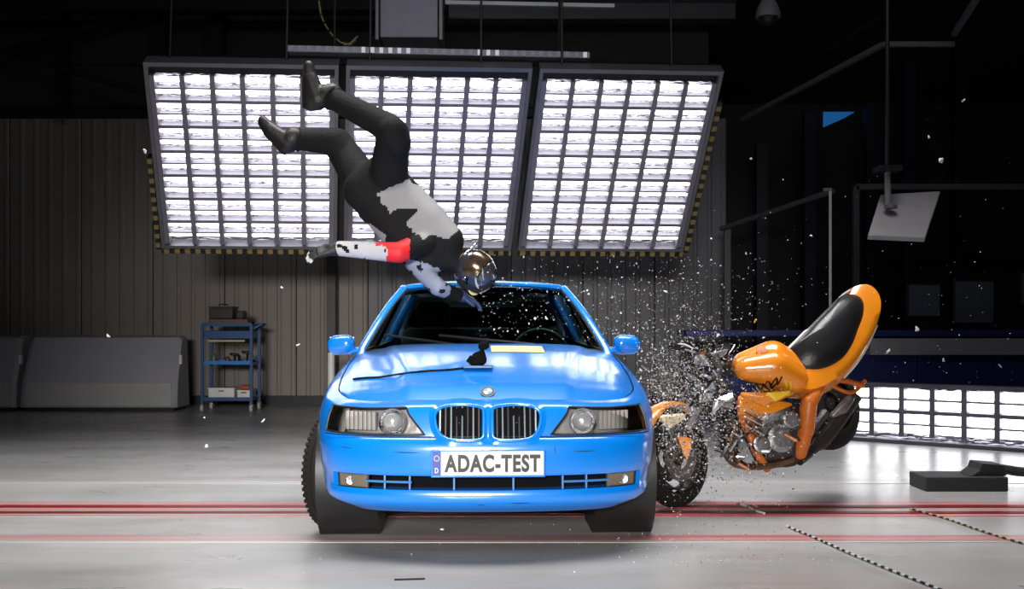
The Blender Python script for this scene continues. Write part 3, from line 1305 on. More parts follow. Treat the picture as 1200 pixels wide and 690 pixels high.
# dark blue tubes painted as the shadow between bumper and nose, small scratches
for s in (-1, 1):
    pts = [front_at(s * x, 0.5725, 0.002) + Vector((0, -0.003, 0)) for x in np.linspace(0.02, 0.80, 22)]
    mb = MB()
    mb.tube(pts, 0.0035, 5)
    mb.build('bumper_gap_shade', mat('gap_dark_blue', (0.002, 0.02, 0.08), 0.5), car)
for x0, x1, z in ((-0.45, -0.32, 0.502), (-0.71, -0.65, 0.515), (0.40, 0.52, 0.503), (-0.05, -0.01, 0.252), (0.1, 0.2, 0.26)):
    mb = MB()
    mb.tube([front_at(x, z, 0.0005) for x in np.linspace(x0, x1, 6)], [0.0005, 0.002, 0.003, 0.0025, 0.002, 0.0005], 5, flat=0.8)
    mb.build('scratch', mat('scratch_dark', (0.0, 0.02, 0.09), 0.6), car)
# tow cover outline right of the plate
mb = MB()
cc = [(0.435, 0.50), (0.435, 0.54), (0.44, 0.54), (0.44, 0.50)]
mb.tube([front_at(0.315, z, 0.0) for z in (0.495, 0.51, 0.52, 0.53)], 0.002, 5)
mb.build('tow_cover_edge', mat('scratch_dark', (0.0, 0.02, 0.09), 0.6), car)

# --- number plate
pl = empty('number_plate', (0.0, -0.022, 0.454), car)
tag(pl, 'white number plate reading ADAC-TEST')
mb = MB()
mb.box((0, 0.006, 0), (0.535, 0.014, 0.128))
mb.build('plate_holder', M_PAINT, pl, smooth=0, bevel=0.004)
mb = MB()
mb.box((0, -0.002, 0.002), (0.52, 0.006, 0.112))
mb.build('plate', M_PLATE, pl, smooth=0, bevel=0.002)
mb = MB()
mb.box((-0.24, -0.0035, 0.002), (0.04, 0.006, 0.112))
mb.build('blue_band', M_EU, pl, smooth=0, bevel=0.002)
for k in range(12):
    a = k * math.pi / 6
    mb = MB()
    mb.box((-0.24 + 0.012 * math.cos(a), -0.007, 0.026 + 0.012 * math.sin(a)), (0.004, 0.001, 0.004))
    mb.build('star', mat('star_yellow', (0.8, 0.65, 0.1), 0.5), pl, smooth=0)
tx = mk_text('country_letter', 'D', M_PLATE, pl, 0.016, 0.024, 0.001, 0.02)
tx.rotation_euler = (math.pi / 2, 0, 0)
tx.location = (-0.24, -0.0072, -0.03)
tx = mk_text('lettering', 'ADAC-TEST', M_INK, pl, 0.448, 0.083, 0.002, 0.04, 1.12)
tx.rotation_euler = (math.pi / 2, 0, 0)
tx.location = (0.02, -0.0058, 0.002)

# --- roundel on the hood nose
zc = hood_at(0, 0.20)
zb = hood_at(0, 0.26)
tilt = math.atan2(zb - hood_at(0, 0.16), 0.10)
em = empty('roundel', (0, 0.195, zc + 0.006), car, rot=(tilt + 0.25, 0, 0))
tag(em, 'round black, blue and white badge')
mb = MB()
mb.lathe([(0.0, 0.004), (0.034, 0.004), (0.035, 0.0), (0.035, -0.012)], None, 28)
mb.build('badge_rim', M_BLACK, em)
for k in range(4):
    mb = MB()
    mb.lathe([(0.0, 0.0058), (0.021, 0.0058), (0.021, 0.004)], None, 8, a0=k * math.pi / 2, a1=(k + 1) * math.pi / 2)
    mb.build('badge_quarter', M_PLATE if k % 2 == 0 else mat('badge_blue', (0.02, 0.2, 0.6), 0.3), em)
mb = MB()
mb.tube([(0.034 * math.cos(a), 0.034 * math.sin(a), 0.004) for a in np.linspace(0, 2 * math.pi, 25)[:-1]], 0.0015, 6, closed=True)
mb.build('badge_ring', M_GREYPL, em)

# --- greenhouse
BELT_F = [(u * 0.735, 1.40 + 0.23 * abs(u) ** 2.2, 0.968 - 0.022 * abs(u) ** 3) for u in np.linspace(-1, 1, 25)]
HEAD_F = [(u * 0.515, 2.10 + 0.13 * abs(u) ** 2.2, 1.372 - 0.022 * abs(u) ** 2.5) for u in np.linspace(-1, 1, 25)]
mb = MB()
NV = 14
rowsW = []
for k in range(NV + 1):
    t = k / NV
    row = []
    for a, b in zip(BELT_F, HEAD_F):
        p = Vector(a).lerp(Vector(b), t)
        bul = 0.05 * math.sin(math.pi * t)
        p += Vector((0, -0.5, 0.85)) * bul * 0.55
        row.append(p)
    rowsW.append(row)
for k in range(NV):
    for c in range(24):
        mb.add([rowsW[k][c], rowsW[k][c + 1], rowsW[k + 1][c + 1], rowsW[k + 1][c]], [(0, 1, 2, 3)])
ws = weld_build(mb, 'windshield', M_GLASS, car)
mb = MB()
edge = [r[0] for r in rowsW] + rowsW[-1][1:-1] + [r[-1] for r in reversed(rowsW)]
mb.tube(edge, 0.007, 6, flat=1)
mb.build('windshield_seal', M_BLACK, ws)
# tinted band printed along the top edge of the glass
mb = MB()
for c in range(24):
    mb.add([rowsW[NV - 2][c] + Vector((0, 0.004, -0.004)), rowsW[NV - 2][c + 1] + Vector((0, 0.004, -0.004)),
            rowsW[NV][c + 1] + Vector((0, 0.004, -0.004)), rowsW[NV][c] + Vector((0, 0.004, -0.004))], [(0, 1, 2, 3)])
mb.build('sun_band', glass('sun_band_tint', (0.3, 0.5, 0.42)), ws)

# A pillars (blue), roof, side glass, rear pillars
ROOF_SIDE = [(0.545, 2.27, 1.342), (0.572, 2.6, 1.366), (0.575, 3.0, 1.375), (0.56, 3.35, 1.36), (0.53, 3.58, 1.33)]
for s in (1, -1):
    mb = MB()
    base = Vector((s * 0.765, 1.60, 0.925))
    pts = []
    for k in range(NV + 1):
        p = rowsW[k][24 if s > 0 else 0] + Vector((s * 0.026, 0.012, 0.0))
        pts.append(p)
    pts = [base + Vector((s * 0.0, 0.0, -0.03))] + pts + [Vector((s * 0.56, 2.40, 1.358))]
    mb.tube(pts, [0.04] + [0.027] * (NV + 1) + [0.024], 10, flat=0.8)
    mb.build('windshield_pillar', M_PAINT, car, smooth=60)
    mb = MB()
    rs = catmull([(s * x, y, z) for x, y, z in ROOF_SIDE], 5)
    mb.tube(rs, 0.026, 8, flat=0.7)
    mb.build('roof_rail', M_PAINT, car, smooth=60)
    # side windows: two glass panes and pillars
    for (yb0, yb1, yt0, yt1) in ((1.80, 2.62, 2.42, 2.66), (2.72, 3.55, 2.74, 3.42)):
        mb = MB()
        mb.add([(s * 0.785, yb0, 0.945), (s * 0.785, yb1, 0.955), (s * 0.578, yt1, 1.352), (s * 0.578, yt0, 1.352)], [(0, 1, 2, 3)])
        mb.build('side_window', M_GLASS, car)
    mb = MB()
    mb.tube([(s * 0.785, 2.67, 0.93), (s * 0.575, 2.70, 1.36)], 0.04, 8, flat=0.5)
    mb.build('middle_pillar', M_BLACK, car)
    mb = MB()
    mb.hull([((s * 0.77, 3.62, 0.95), 0.03), ((s * 0.72, 4.05, 0.97), 0.03), ((s * 0.54, 3.48, 1.34), 0.03), ((s * 0.54, 3.62, 1.33), 0.03)])
    mb.build('rear_pillar', M_PAINT, car, smooth=60)
    # window sill shelf closing the gap between belt and flank
    mb = MB()
    nn = 20
    A = [GRID[(s * (I_AP + int(k * (I_RR - I_AP) / nn)), TOP)] for k in range(nn + 1)]
    for k in range(nn):
        a, b = A[k], A[k + 1]
        mb.add([a, b, (b.x - s * 0.07, b.y, b.z + 0.012), (a.x - s * 0.07, a.y, a.z + 0.012)], [(0, 1, 2, 3)])
    mb.build('window_ledge', M_BLACK, car)

mb = MB()
NRX, NRY = 20, 14
rg = []
for k in range(NRY + 1):
    t = k / NRY
    y_side = 2.24 + (3.60 - 2.24) * t
    row = []
    for c in range(NRX + 1):
        u = -1 + 2 * c / NRX
        hw = np.interp(y_side, [2.24, 2.6, 3.0, 3.35, 3.6], [0.522, 0.565, 0.57, 0.555, 0.52])
        yy = y_side - (0.13 * (1 - t) - 0.06 * t) * (1 - abs(u) ** 2.2)
        zz = np.interp(y_side, [2.24, 2.6, 3.0, 3.35, 3.6], [1.352, 1.376, 1.384, 1.37, 1.335]) + 0.026 * (1 - abs(u) ** 2.5)
        row.append(Vector((u * hw, yy, zz)))
    rg.append(row)
for k in range(NRY):
    for c in range(NRX):
        mb.add([rg[k][c], rg[k][c + 1], rg[k + 1][c + 1], rg[k + 1][c]], [(0, 1, 2, 3)])
weld_build(mb, 'roof', M_PAINT, car, thick=0.03)
mb = MB()
mb.tube([Vector(p) + Vector((0, 0.012, 0.004)) for p in HEAD_F], 0.026, 14, flat=0.8)
mb.build('roof_header', M_PAINT, car, smooth=80)
# rear window, boot lid, rear lamps
mb = MB()
for c in range(NRX):
    u0, u1 = -1 + 2 * c / NRX, -1 + 2 * (c + 1) / NRX
    mb.add([rg[-1][c], rg[-1][c + 1], (u1 * 0.70, 4.10, 0.985), (u0 * 0.70, 4.10, 0.985)], [(0, 1, 2, 3)])
weld_build(mb, 'rear_window', M_GLASS, car)
mb = MB()
nb = 24
L = [GRID[(-(I_RR - 3) - k, TOP)] for k in range(NS - 1 - I_RR + 4)]
for k in range(len(L) - 1):
    a, b = L[k], L[k + 1]
    mb.add([a, b, (-b.x, b.y, b.z), (-a.x, a.y, a.z)], [(0, 1, 2, 3)])
weld_build(mb, 'boot_lid', M_PAINT, car)
for s in (1, -1):
    mb = MB()
    mb.hull([((s * 0.80, 4.55, 0.72), 0.05), ((s * 0.80, 4.55, 0.82), 0.05), ((s * 0.6, 4.70, 0.72), 0.04), ((s * 0.6, 4.70, 0.82), 0.04)])
    mb.build('tail_lamp', mat('tail_red', (0.3, 0.01, 0.01), 0.2), car)

# --- wheel housings and underbody
mb = MB()
mb.box((0, 2.4, 0.27), (1.50, 3.7, 0.09))
mb.box((0, 0.95, 0.185), (1.05, 1.0, 0.08))  # low undertray added to block light and darken the floor below
mb.build('underbody', mat('grille_void', (0.004, 0.004, 0.005), 0.9, spec=0.1), car, smooth=0)
mb = MB()
mb.box((0, 0.42, 0.30), (1.1, 0.35, 0.12))
mb.box((0, 0.3, 0.60), (1.3, 0.05, 0.2))
mb.box((0, 0.80, 0.50), (1.1, 0.7, 0.4))
mb.build('engine_block', M_BLACK, car, smooth=0)
for wy in WHEELS_Y:
    for s in (1, -1):
        mb = MB()
        M = Matrix.Translation((s * 0.72, wy, WZ)) @ Matrix.Rotation(math.pi / 2, 4, 'Y')
        prof = [(WR + 0.012, s * 0.155), (WR + 0.012, -s * 0.16), (0.02, -s * 0.16)]
        mb.lathe(prof, M, 40)
        mb.build('wheel_liner', M_BLACK, car)

# --- wheels
TYRE = [(0.205, 0.098), (0.225, 0.108), (0.26, 0.112), (0.283, 0.106), (0.298, 0.094), (0.307, 0.078),
        (0.3135, 0.05), (0.307, 0.046), (0.307, 0.038), (0.315, 0.034), (0.315, 0.006), (0.307, 0.003), (0.307, -0.003), (0.315, -0.006),
        (0.315, -0.034), (0.307, -0.038), (0.307, -0.046), (0.3135, -0.05), (0.307, -0.078), (0.298, -0.094), (0.283, -0.106), (0.26, -0.112), (0.225, -0.108), (0.205, -0.098)]


def car_wheel(s, wy, steer):
    w = empty('wheel', (s * 0.765, wy, WZ), car, rot=(0, 0, steer))
    R = Matrix.Rotation(math.pi / 2, 4, 'Y')
    mb = MB()
    mb.lathe(TYRE, R, 56)
    ty = mb.build('tyre', M_RUBBER, w, smooth=25)
    # tread blocks
    mb = MB()
    for k in range(56):
        a = 2 * math.pi * k / 56
        for xx in (-0.085, 0.085):
            mb.box((xx, 0.3035 * math.cos(a), 0.3035 * math.sin(a)), (0.03, 0.012, 0.018), rot=Matrix.Rotation(a, 3, 'X'))
    o = mb.build('tread_blocks', M_RUBBER, w, smooth=0)
    mb = MB()
    mb.lathe([(0.21, 0.10), (0.2, 0.09), (0.19, 0.03), (0.19, -0.09), (0.21, -0.10)], R, 40)
    for k in range(10):
        a = 2 * math.pi * k / 10
        mb.box((s * 0.07, 0.115 * math.cos(a), 0.115 * math.sin(a)), (0.02, 0.17, 0.028), rot=Matrix.Rotation(a, 3, 'X'))
    mb.lathe([(0.0, s * 0.085), (0.05, s * 0.08), (0.055, s * 0.05)], R, 20)
    mb.build('rim', M_ALU, w)
    mb = MB()
    mb.lathe([(0.0, -0.02), (0.15, -0.02), (0.15, 0.005), (0.0, 0.005)], R, 30)
    mb.build('brake_disc', mat('brake_steel', (0.2, 0.2, 0.2), 0.4, 1.0), w)


for s in (1, -1):
    car_wheel(s, WHEELS_Y[0], -0.34)
    car_wheel(s, WHEELS_Y[1], 0.0)

# --- mirrors
for s in (1, -1):
    mr = empty('door_mirror', (0, 0, 0), car)
    mb = MB()
    mb.hull([((s * 0.865, 1.72, 0.985), (0.05, 0.05, 0.056)), ((s * 0.935, 1.73, 0.975), (0.052, 0.045, 0.06)), ((s * 0.88, 1.78, 0.975), (0.055, 0.03, 0.065)), ((s * 0.93, 1.78, 0.975), (0.052, 0.03, 0.065))], sub=3)
    mb.build('mirror_shell', M_PAINT, mr, smooth=80)
    mb = MB()
    mb.hull([((s * 0.77, 1.74, 0.945), (0.03, 0.045, 0.022)), ((s * 0.85, 1.75, 0.935), (0.03, 0.035, 0.02))], sub=2)
    mb.build('mirror_arm', M_PAINT, mr, smooth=80)
    mb = MB()
    mb.box((s * 0.905, 1.812, 0.975), (0.15, 0.006, 0.10))
    mb.build('mirror_glass', M_CHROME, mr, smooth=0)

# --- wipers and cowl
mb = MB()
for k in range(24):
    a, b = Vector(BELT_F[k]), Vector(BELT_F[k + 1])
    mb.add([a + Vector((0, -0.06, -0.018)), b + Vector((0, -0.06, -0.018)), b + Vector((0, 0.02, 0.004)), a + Vector((0, 0.02, 0.004))], [(0, 1, 2, 3)])
mb.build('cowl_panel', M_BLACK, car)
for x0, x1 in ((0.30, -0.28), (-0.18, -0.62)):
    mb = MB()
    n = 8
    pts = []
    for k in range(n):
        t = k / (n - 1)
        x = x0 + (x1 - x0) * t
        yb = 1.40 + 0.23 * abs(x / 0.735) ** 2.2
        pts.append((x, yb + 0.005 + 0.10 * t * (1 - 0.2 * t), 0.985 + 0.055 * t))
    mb.tube(pts, 0.008, 6)
    mb.build('wiper', M_BLACK, car)

# --- cabin
mb = MB()
mb.hull([((-0.60, 1.78, 0.90), 0.05), ((0.60, 1.78, 0.90), 0.05), ((-0.62, 1.70, 0.6), 0.05), ((0.62, 1.70, 0.6), 0.05), ((-0.60, 1.62, 0.88), 0.04), ((0.60, 1.62, 0.88), 0.04)])
mb.hull([((0.22, 1.86, 0.93), 0.03), ((0.52, 1.86, 0.93), 0.03), ((0.22, 1.72, 0.93), 0.03), ((0.52, 1.72, 0.93), 0.03)])
mb.build('dashboard', M_CABIN, car)
sw = empty('steering_wheel', (0.37, 2.02, 0.90), car, rot=(math.radians(65), 0, 0))
mb = MB()
mb.tube([(0.185 * math.cos(a), 0.185 * math.sin(a), 0) for a in np.linspace(0, 2 * math.pi, 33)[:-1]], 0.015, 8, closed=True)
mb.build('wheel_rim', M_BLACK, sw)
mb = MB()
mb.hull([((0, 0, -0.01), 0.06), ((0, -0.03, -0.02), 0.06)])
for a in (0, math.pi, -math.pi / 2):
    mb.tube([(0, 0, -0.01), (0.185 * math.cos(a), 0.185 * math.sin(a), 0)], 0.015, 6)
mb.build('wheel_hub', M_BLACK, sw)
for x in (-0.37, 0.37):
    st = empty('seat', (x, 2.35, 0.3), car)
    mb = MB()
    mb.hull([((-0.2, -0.1, 0.18), 0.07), ((0.2, -0.1, 0.18), 0.07), ((-0.2, 0.35, 0.14), 0.07), ((0.2, 0.35, 0.14), 0.07)])
    mb.build('cushion', M_SEAT, st, smooth=60)
    mb = MB()
    mb.hull([((-0.2, 0.36, 0.2), 0.07), ((0.2, 0.36, 0.2), 0.07), ((-0.17, 0.56, 0.72), 0.06), ((0.17, 0.56, 0.72), 0.06)])
    mb.build('backrest', M_SEAT, st, smooth=60)
    mb = MB()
    mb.hull([((-0.09, 0.57, 0.86), 0.05), ((0.09, 0.57, 0.86), 0.05), ((-0.08, 0.58, 0.93), 0.045), ((0.08, 0.58, 0.93), 0.045)])
    mb.build('headrest', M_SEAT, st, smooth=60)
mb = MB()
mb.hull([((-0.6, 3.35, 0.45), 0.08), ((0.6, 3.35, 0.45), 0.08), ((-0.58, 3.75, 1.0), 0.08), ((0.58, 3.75, 1.0), 0.08)])
mb.build('rear_bench', M_SEAT, car, smooth=60)
mb = MB()
mb.box((0, 2.4, 0.34), (1.5, 2.6, 0.05))
mb.build('cabin_floor', M_CABIN, car, smooth=0)
for s in (1, -1):
    mb = MB()
    mb.box((s * 0.78, 2.6, 0.63), (0.05, 2.0, 0.6))
    mb.build('door_trim', M_CABIN, car, smooth=0)
mb = MB()
mb.hull([((-0.1, 2.20, 1.285), (0.03, 0.015, 0.03)), ((0.1, 2.20, 1.285), (0.03, 0.015, 0.03))])
mb.tube([(0, 2.2, 1.29), (0, 2.19, 1.36)], 0.01, 6)
mb.build('interior_mirror', M_BLACK, car)

# --- sticker on the hood rear edge
mb = MB()
q = []
for (x, y) in ((0.02, 1.18), (0.33, 1.20), (0.33, 1.36), (0.02, 1.34)):
    q.append((x, y))
nx_, ny_ = 10, 5
gv = []
for b in range(ny_ + 1):
    for a in range(nx_ + 1):
        x = 0.03 + 0.30 * a / nx_
        y = 0.95 + 0.30 * b / ny_
        gv.append(Vector((x, y, 0)))
M_VOID = mat('matt_black', (0.004, 0.004, 0.004), 0.9, spec=0.1)
from mathutils.bvhtree import BVHTree
hv = [v.co.copy() for v in hood.data.vertices]
hf = [tuple(p.vertices) for p in hood.data.polygons]
HB = BVHTree.FromPolygons(hv, hf)


def on_hood(x, y, lift=0.0):
    loc, nrm, _, _ = HB.ray_cast(Vector((x, y, 2.0)), Vector((0, 0, -1)))
    if loc is None:
        return Vector((x, y, hood_at(x, y) + lift))
    return loc + Vector((0, 0, lift))


gv = [on_hood(p.x, p.y, 0.003) for p in gv]
mb.add(gv, [(b * (nx_ + 1) + a, b * (nx_ + 1) + a + 1, (b + 1) * (nx_ + 1) + a + 1, (b + 1) * (nx_ + 1) + a) for b in range(ny_) for a in range(nx_)])
mb.build('hood_sticker', M_YSTK, car)

# --- measuring camera on the hood with its cable (things of their own)
CW = Matrix.Translation((-0.112, 5.0, 0)) @ Matrix.Rotation(0.035, 4, 'Z')
hc = on_hood(-0.045, 0.53, 0.002)
root = empty('hood_sensor', CW @ hc)
root.scale = (0.95, 0.95, 1.1)
mb = MB()
mb.box((0, 0, 0.008), (0.16, 0.10, 0.012))
mb.build('base_plate', mat('sensor_base', (0.05, 0.12, 0.28), 0.4), root, smooth=0, bevel=0.004)
mb = MB()
mb.hull([((-0.035, 0, 0.03), 0.018), ((0.0, 0, 0.03), 0.02), ((0.03, 0, 0.035), 0.02), ((0.02, 0, 0.07), 0.018), ((-0.02, 0, 0.06), 0.014)], sub=1)
mb.build('sensor_body', M_VOID, root)
mb = MB()
mb.tube([(0.02, 0, 0.08), (0.028, 0, 0.095)], 0.010, 8)
mb.hull([((0.02, -0.015, 0.105), 0.02), ((0.04, -0.01, 0.11), 0.022)], sub=2)
mb.build('sensor_head', M_VOID, root)
mb = MB()
mb.tube([(-0.06, -0.01, 0.03), (-0.04, -0.01, 0.055), (-0.02, -0.01, 0.05)], 0.009, 6)
mb.build('plug', M_VOID, root)
tag(root, 'small black sensor on a base plate in the middle of the hood', 'sensor')
mb = MB()
cp = []
for x, y in ((-0.10, 0.53), (-0.2, 0.50), (-0.32, 0.49), (-0.44, 0.50), (-0.55, 0.53), (-0.64, 0.58), (-0.70, 0.62)):
    cp.append(CW @ on_hood(x, y, 0.006))
cp = catmull(cp, 6)
mb.tube(cp, 0.0055, 6)
tag(mb.build('sensor_cable', M_VOID), 'thin black cable lying across the left half of the blue hood', 'cable')
# ---------------------------------------------------------------- the flying crash-test dummy
M_SUIT = mat('black_riding_suit', (0.008, 0.008, 0.009), 0.8, bump=0.5, bscale=45, spec=0.2)
M_SUITG = mat('grey_jacket_panel', (0.27, 0.265, 0.275), 0.7, bump=0.4, bscale=45)
M_SLEEVE = mat('white_sleeve', (0.48, 0.47, 0.50), 0.7, bump=0.4, bscale=45)
M_SLEEVB = mat('pale_blue_sleeve', (0.22, 0.25, 0.34), 0.7, bump=0.4, bscale=45)
M_REDP = mat('red_patch', (0.70, 0.015, 0.02), 0.6)
M_BOOT = mat('boot_leather', (0.008, 0.008, 0.008), 0.5, bump=0.3)


def in_poly(x, y, poly):
    c = False
    n = len(poly)
    for i in range(n):
        x0, y0 = poly[i]
        x1, y1 = poly[i - 1]
        if (y0 > y) != (y1 > y) and x < (x1 - x0) * (y - y0) / (y1 - y0) + x0:
            c = not c
    return c


def remesh(name, hulls, voxel, mats, parent, chooser=None, smooth_it=4):
    mb = MB()
    for h in hulls:
        mb.hull(h, sub=3)
    o = mb.build('tmp_remesh', mats[0], None, smooth=0)
    md = o.modifiers.new('r', 'REMESH')
    md.mode = 'VOXEL'
    md.voxel_size = voxel
    ms = o.modifiers.new('s', 'SMOOTH')
    ms.iterations = smooth_it
    ms.factor = 0.5
    bpy.context.view_layer.update()
    dg = bpy.context.evaluated_depsgraph_get()
    me = bpy.data.meshes.new_from_object(o.evaluated_get(dg))
    bpy.data.objects.remove(o)
    me.name = name
    me.materials.clear()
    for m in mats:
        me.materials.append(m)
    for p in me.polygons:
        p.use_smooth = True
        if chooser:
            p.material_index = chooser(p.center, p.normal)
    ob = bpy.data.objects.new(name, me)
    COL.objects.link(ob)
    ob.parent = parent
    return ob


YD = 6.5
ORG = P(470, 250, YD)


def D(px, py, dy=0.0):
    return P(px, py, YD + dy) - ORG


dummy = empty('crash_test_dummy', ORG)
tag(dummy, 'dummy in black and grey riding suit flying head-first over the car roof', 'dummy')
ax = Vector((0.65, 0, -0.76))
pp = Vector((0.76, 0, 0.65))


def tor(px, py, w, r, dy=0.0):
    c = D(px, py, dy)
    return [(c + pp * w, r), (c - pp * w, r)]


LA = [(D(455, 207, -0.05), 0.12), (D(461, 156, -0.30), 0.092), (D(456, 150, -0.30), 0.085), (D(386, 113, -0.14), 0.064)]
LB = [(D(425, 213, 0.06), 0.118), (D(396, 168, 0.18), 0.094), (D(393, 166, 0.17), 0.088), (D(345, 163, 0.05), 0.063)]
AR1 = [(D(496, 286, -0.10), 0.075), (D(467, 296, -0.24), 0.062), (D(398, 291, -0.20), 0.046)]
AR2 = [(D(484, 303, 0.0), 0.07), (D(513, 337, -0.08), 0.052), (D(537, 346, 0.06), 0.042)]
hulls = [
    tor(437, 214, 0.075, 0.125) + tor(458, 236, 0.07, 0.12),
    tor(455, 232, 0.07, 0.12) + tor(488, 270, 0.085, 0.125),
    tor(486, 268, 0.085, 0.125) + tor(512, 292, 0.075, 0.11),
    tor(512, 292, 0.06, 0.105) + [(D(530, 305), 0.07)],
    [(D(526, 303), 0.06), (D(550, 317), 0.06)],
    [LA[0], LA[1]], [LA[1], LA[2]], [LA[2], LA[3]],
    [LB[0], LB[1]], [LB[1], LB[2]], [LB[2], LB[3]],
    [AR1[0], AR1[1]], [AR1[1], AR1[2]],
    [AR2[0], AR2[1]], [AR2[1], AR2[2]],
    # padded elbow and knee armour, jacket hem
    [(D(460, 153, -0.33), 0.085), (D(466, 168, -0.30), 0.08)],
    [(D(392, 166, 0.12), 0.085), (D(400, 176, 0.12), 0.08)],
    [(D(425, 250, -0.02), 0.03), (D(450, 272, -0.02), 0.04), (D(448, 255, -0.02), 0.05)],
]
BACKP = [(440, 228), (458, 219), (480, 210), (500, 224), (522, 246), (537, 262), (537, 270), (524, 281), (512, 276), (498, 279), (484, 272), (477, 260), (491, 245), (472, 242), (458, 249)]


def segdist(p, a, b):
    ab = b - a
    t = max(0, min(1, (p - a).dot(ab) / ab.length_squared))
    return (p - a - ab * t).length, t


def dummy_mat(c, n):
    w = c + ORG
    px = 600 + FPX * w.x / w.y
    py = HORIZON - FPX * (w.z - CAMH) / w.y
    d1, t1 = segdist(c, AR1[1][0], AR1[2][0])
    if d1 < 0.085 and px < 480:
        wob = mnoise.noise(Vector((c.x * 25, c.y * 25, c.z * 25)))
        if px > 452 + wob * 10 or (px > 440 and py < 288 + wob * 4):
            return 3
        return 2 if wob < 0.42 else 0
    d2, t2 = segdist(c, AR1[0][0], AR1[1][0])
    if d2 < 0.08 and px < 480 and t2 > 0.55:
        return 3
    d3, t3 = segdist(c, AR2[0][0], AR2[1][0])
    if d3 < 0.08 and t3 > 0.05 and px + py > 783:
        return 4 if mnoise.noise(Vector((c.x * 20, c.y * 20, c.z * 20))) < 0.35 else 0
    wob = mnoise.noise(Vector((c.x * 30, 3, c.z * 30))) * 3
    if n.y < 0.25 and in_poly(px + wob, py - wob, BACKP):
        return 1
    if 424 < px < 452 and py > 262 and py < 285 and n.y < 0.3 and px - 424 < (py - 255) * 1.4:
        return 1
    return 0


remesh('body', hulls, 0.0105, [M_SUIT, M_SUITG, M_SLEEVE, M_REDP, M_SLEEVB], dummy, dummy_mat, 5)

# boots with soles
for an, he, ba, to, dy in (((384, 112), (365, 121), (364, 92), (362, 77), -0.14), ((343, 163), (336, 171), (318, 152), (308, 141), 0.05)):
    b_ = empty('boot', (0, 0, 0), dummy)
    A, H, B_, T = D(*an, dy), D(*he, dy), D(*ba, dy), D(*to, dy)
    remesh('boot_upper', [[(A, 0.066), (H, 0.048)], [(A.lerp(H, 0.6), 0.06), (B_, 0.046)], [(H, 0.046), (B_, 0.042)], [(B_, 0.042), (T, 0.032)],
                          [(A, 0.068), (A + (A - H) * 0.25, 0.066)]], 0.009, [M_BOOT], b_)
    # sole: slab along heel, ball, toe on the side away from the ankle
    out = ((H + T) / 2 - A)
    tv = (T - H).normalized()
    out = (out - tv * out.dot(tv)).normalized()
    mb = MB()
    mb.hull([(H + out * 0.036 - tv * 0.012, 0.022), (B_ + out * 0.03, 0.026), (T + out * 0.02, 0.018), (H + out * 0.036 - tv * 0.012 + Vector((0, 0.03, 0)), 0.02), (B_ + out * 0.03 + Vector((0, 0.03, 0)), 0.02)], sub=1)
    mb.build('boot_sole', M_RUBBER, b_, smooth=60)
    side = (LA[2][0] - LA[3][0] if an[0] == 384 else LB[2][0] - LB[3][0]).normalized()
    a1 = side.orthogonal().normalized()
    a2 = side.cross(a1)
    cc = A + side * 0.035
    mb = MB()
    mb.tube([cc + (a1 * math.cos(t) + a2 * math.sin(t)) * 0.068 for t in np.linspace(0, 2 * math.pi, 17)[:-1]], 0.009, 6, closed=True)
    mb.build('boot_strap', M_RUBBER, b_)


def glove(wrist, palm_dir, back, name_mat, tipmat, curl, s=1.0):
    """a hand: palm hull, four bent fingers of different length, a side thumb"""
    g = empty('glove', wrist, dummy)
    u = palm_dir.normalized()
    bk = (back - u * back.dot(u)).normalized()
    sd = u.cross(bk)
    Lp = 0.085 * s
    hs = [[(u * -0.03, 0.042 * s), (u * 0.02, 0.034 * s)],
          [(u * 0.015 + sd * 0.02, 0.022 * s), (u * 0.015 - sd * 0.02, 0.022 * s), (u * Lp + sd * 0.032, 0.016 * s), (u * Lp - sd * 0.032, 0.016 * s)]]
    remesh('palm', hs, 0.007, [name_mat], g)
    for k, (off, L) in enumerate(((0.034, 0.068), (0.012, 0.080), (-0.011, 0.075), (-0.033, 0.058))):
        a = u * Lp + sd * off
        d = u.copy()
        pts = [a]
        for j, f in enumerate((0.42, 0.32, 0.26)):
            ang = curl * (j + 1) * 0.6
            d = (u * math.cos(ang) - bk * math.sin(ang))
            pts.append(pts[-1] + d * L * f * s + sd * off * 0.12)
        mb = MB()
        for j in range(3):
            mb.hull([(pts[j], (0.0115 - j * 0.001) * s), (pts[j + 1], (0.0105 - j * 0.001) * s)], mi=1 if (j == 2 and tipmat) else 0, sub=2)
        mb.build('finger', [name_mat, tipmat or name_mat], g, smooth=60)
    t0 = u * 0.02 + sd * 0.03
    t1 = t0 + (u * 0.6 + sd * 0.7 - bk * 0.2).normalized() * 0.04 * s
    t2 = t1 + (u * 0.9 + sd * 0.25 - bk * 0.3).normalized() * 0.032 * s
    mb = MB()
    mb.hull([(t0, 0.015 * s), (t1, 0.013 * s)], sub=2)
    mb.hull([(t1, 0.013 * s), (t2, 0.010 * s)], sub=2)
    mb.build('thumb', name_mat, g, smooth=60)
    return g


M_GLOVE = mat('black_glove', (0.013, 0.013, 0.014), 0.55, bump=0.4)
glove(D(392, 292, -0.20), Vector((-1, -0.12, -0.18)), Vector((0, -0.6, 0.8)), M_GLOVE, mat('glove_tip', (0.6, 0.6, 0.6), 0.5), 0.45, 1.1)
glove(D(540, 347, 0.07), Vector((0.75, 0.35, -0.25)), Vector((0, -0.3, 0.9)), mat('blue_glove', (0.03, 0.05, 0.13), 0.55), None, 0.5)

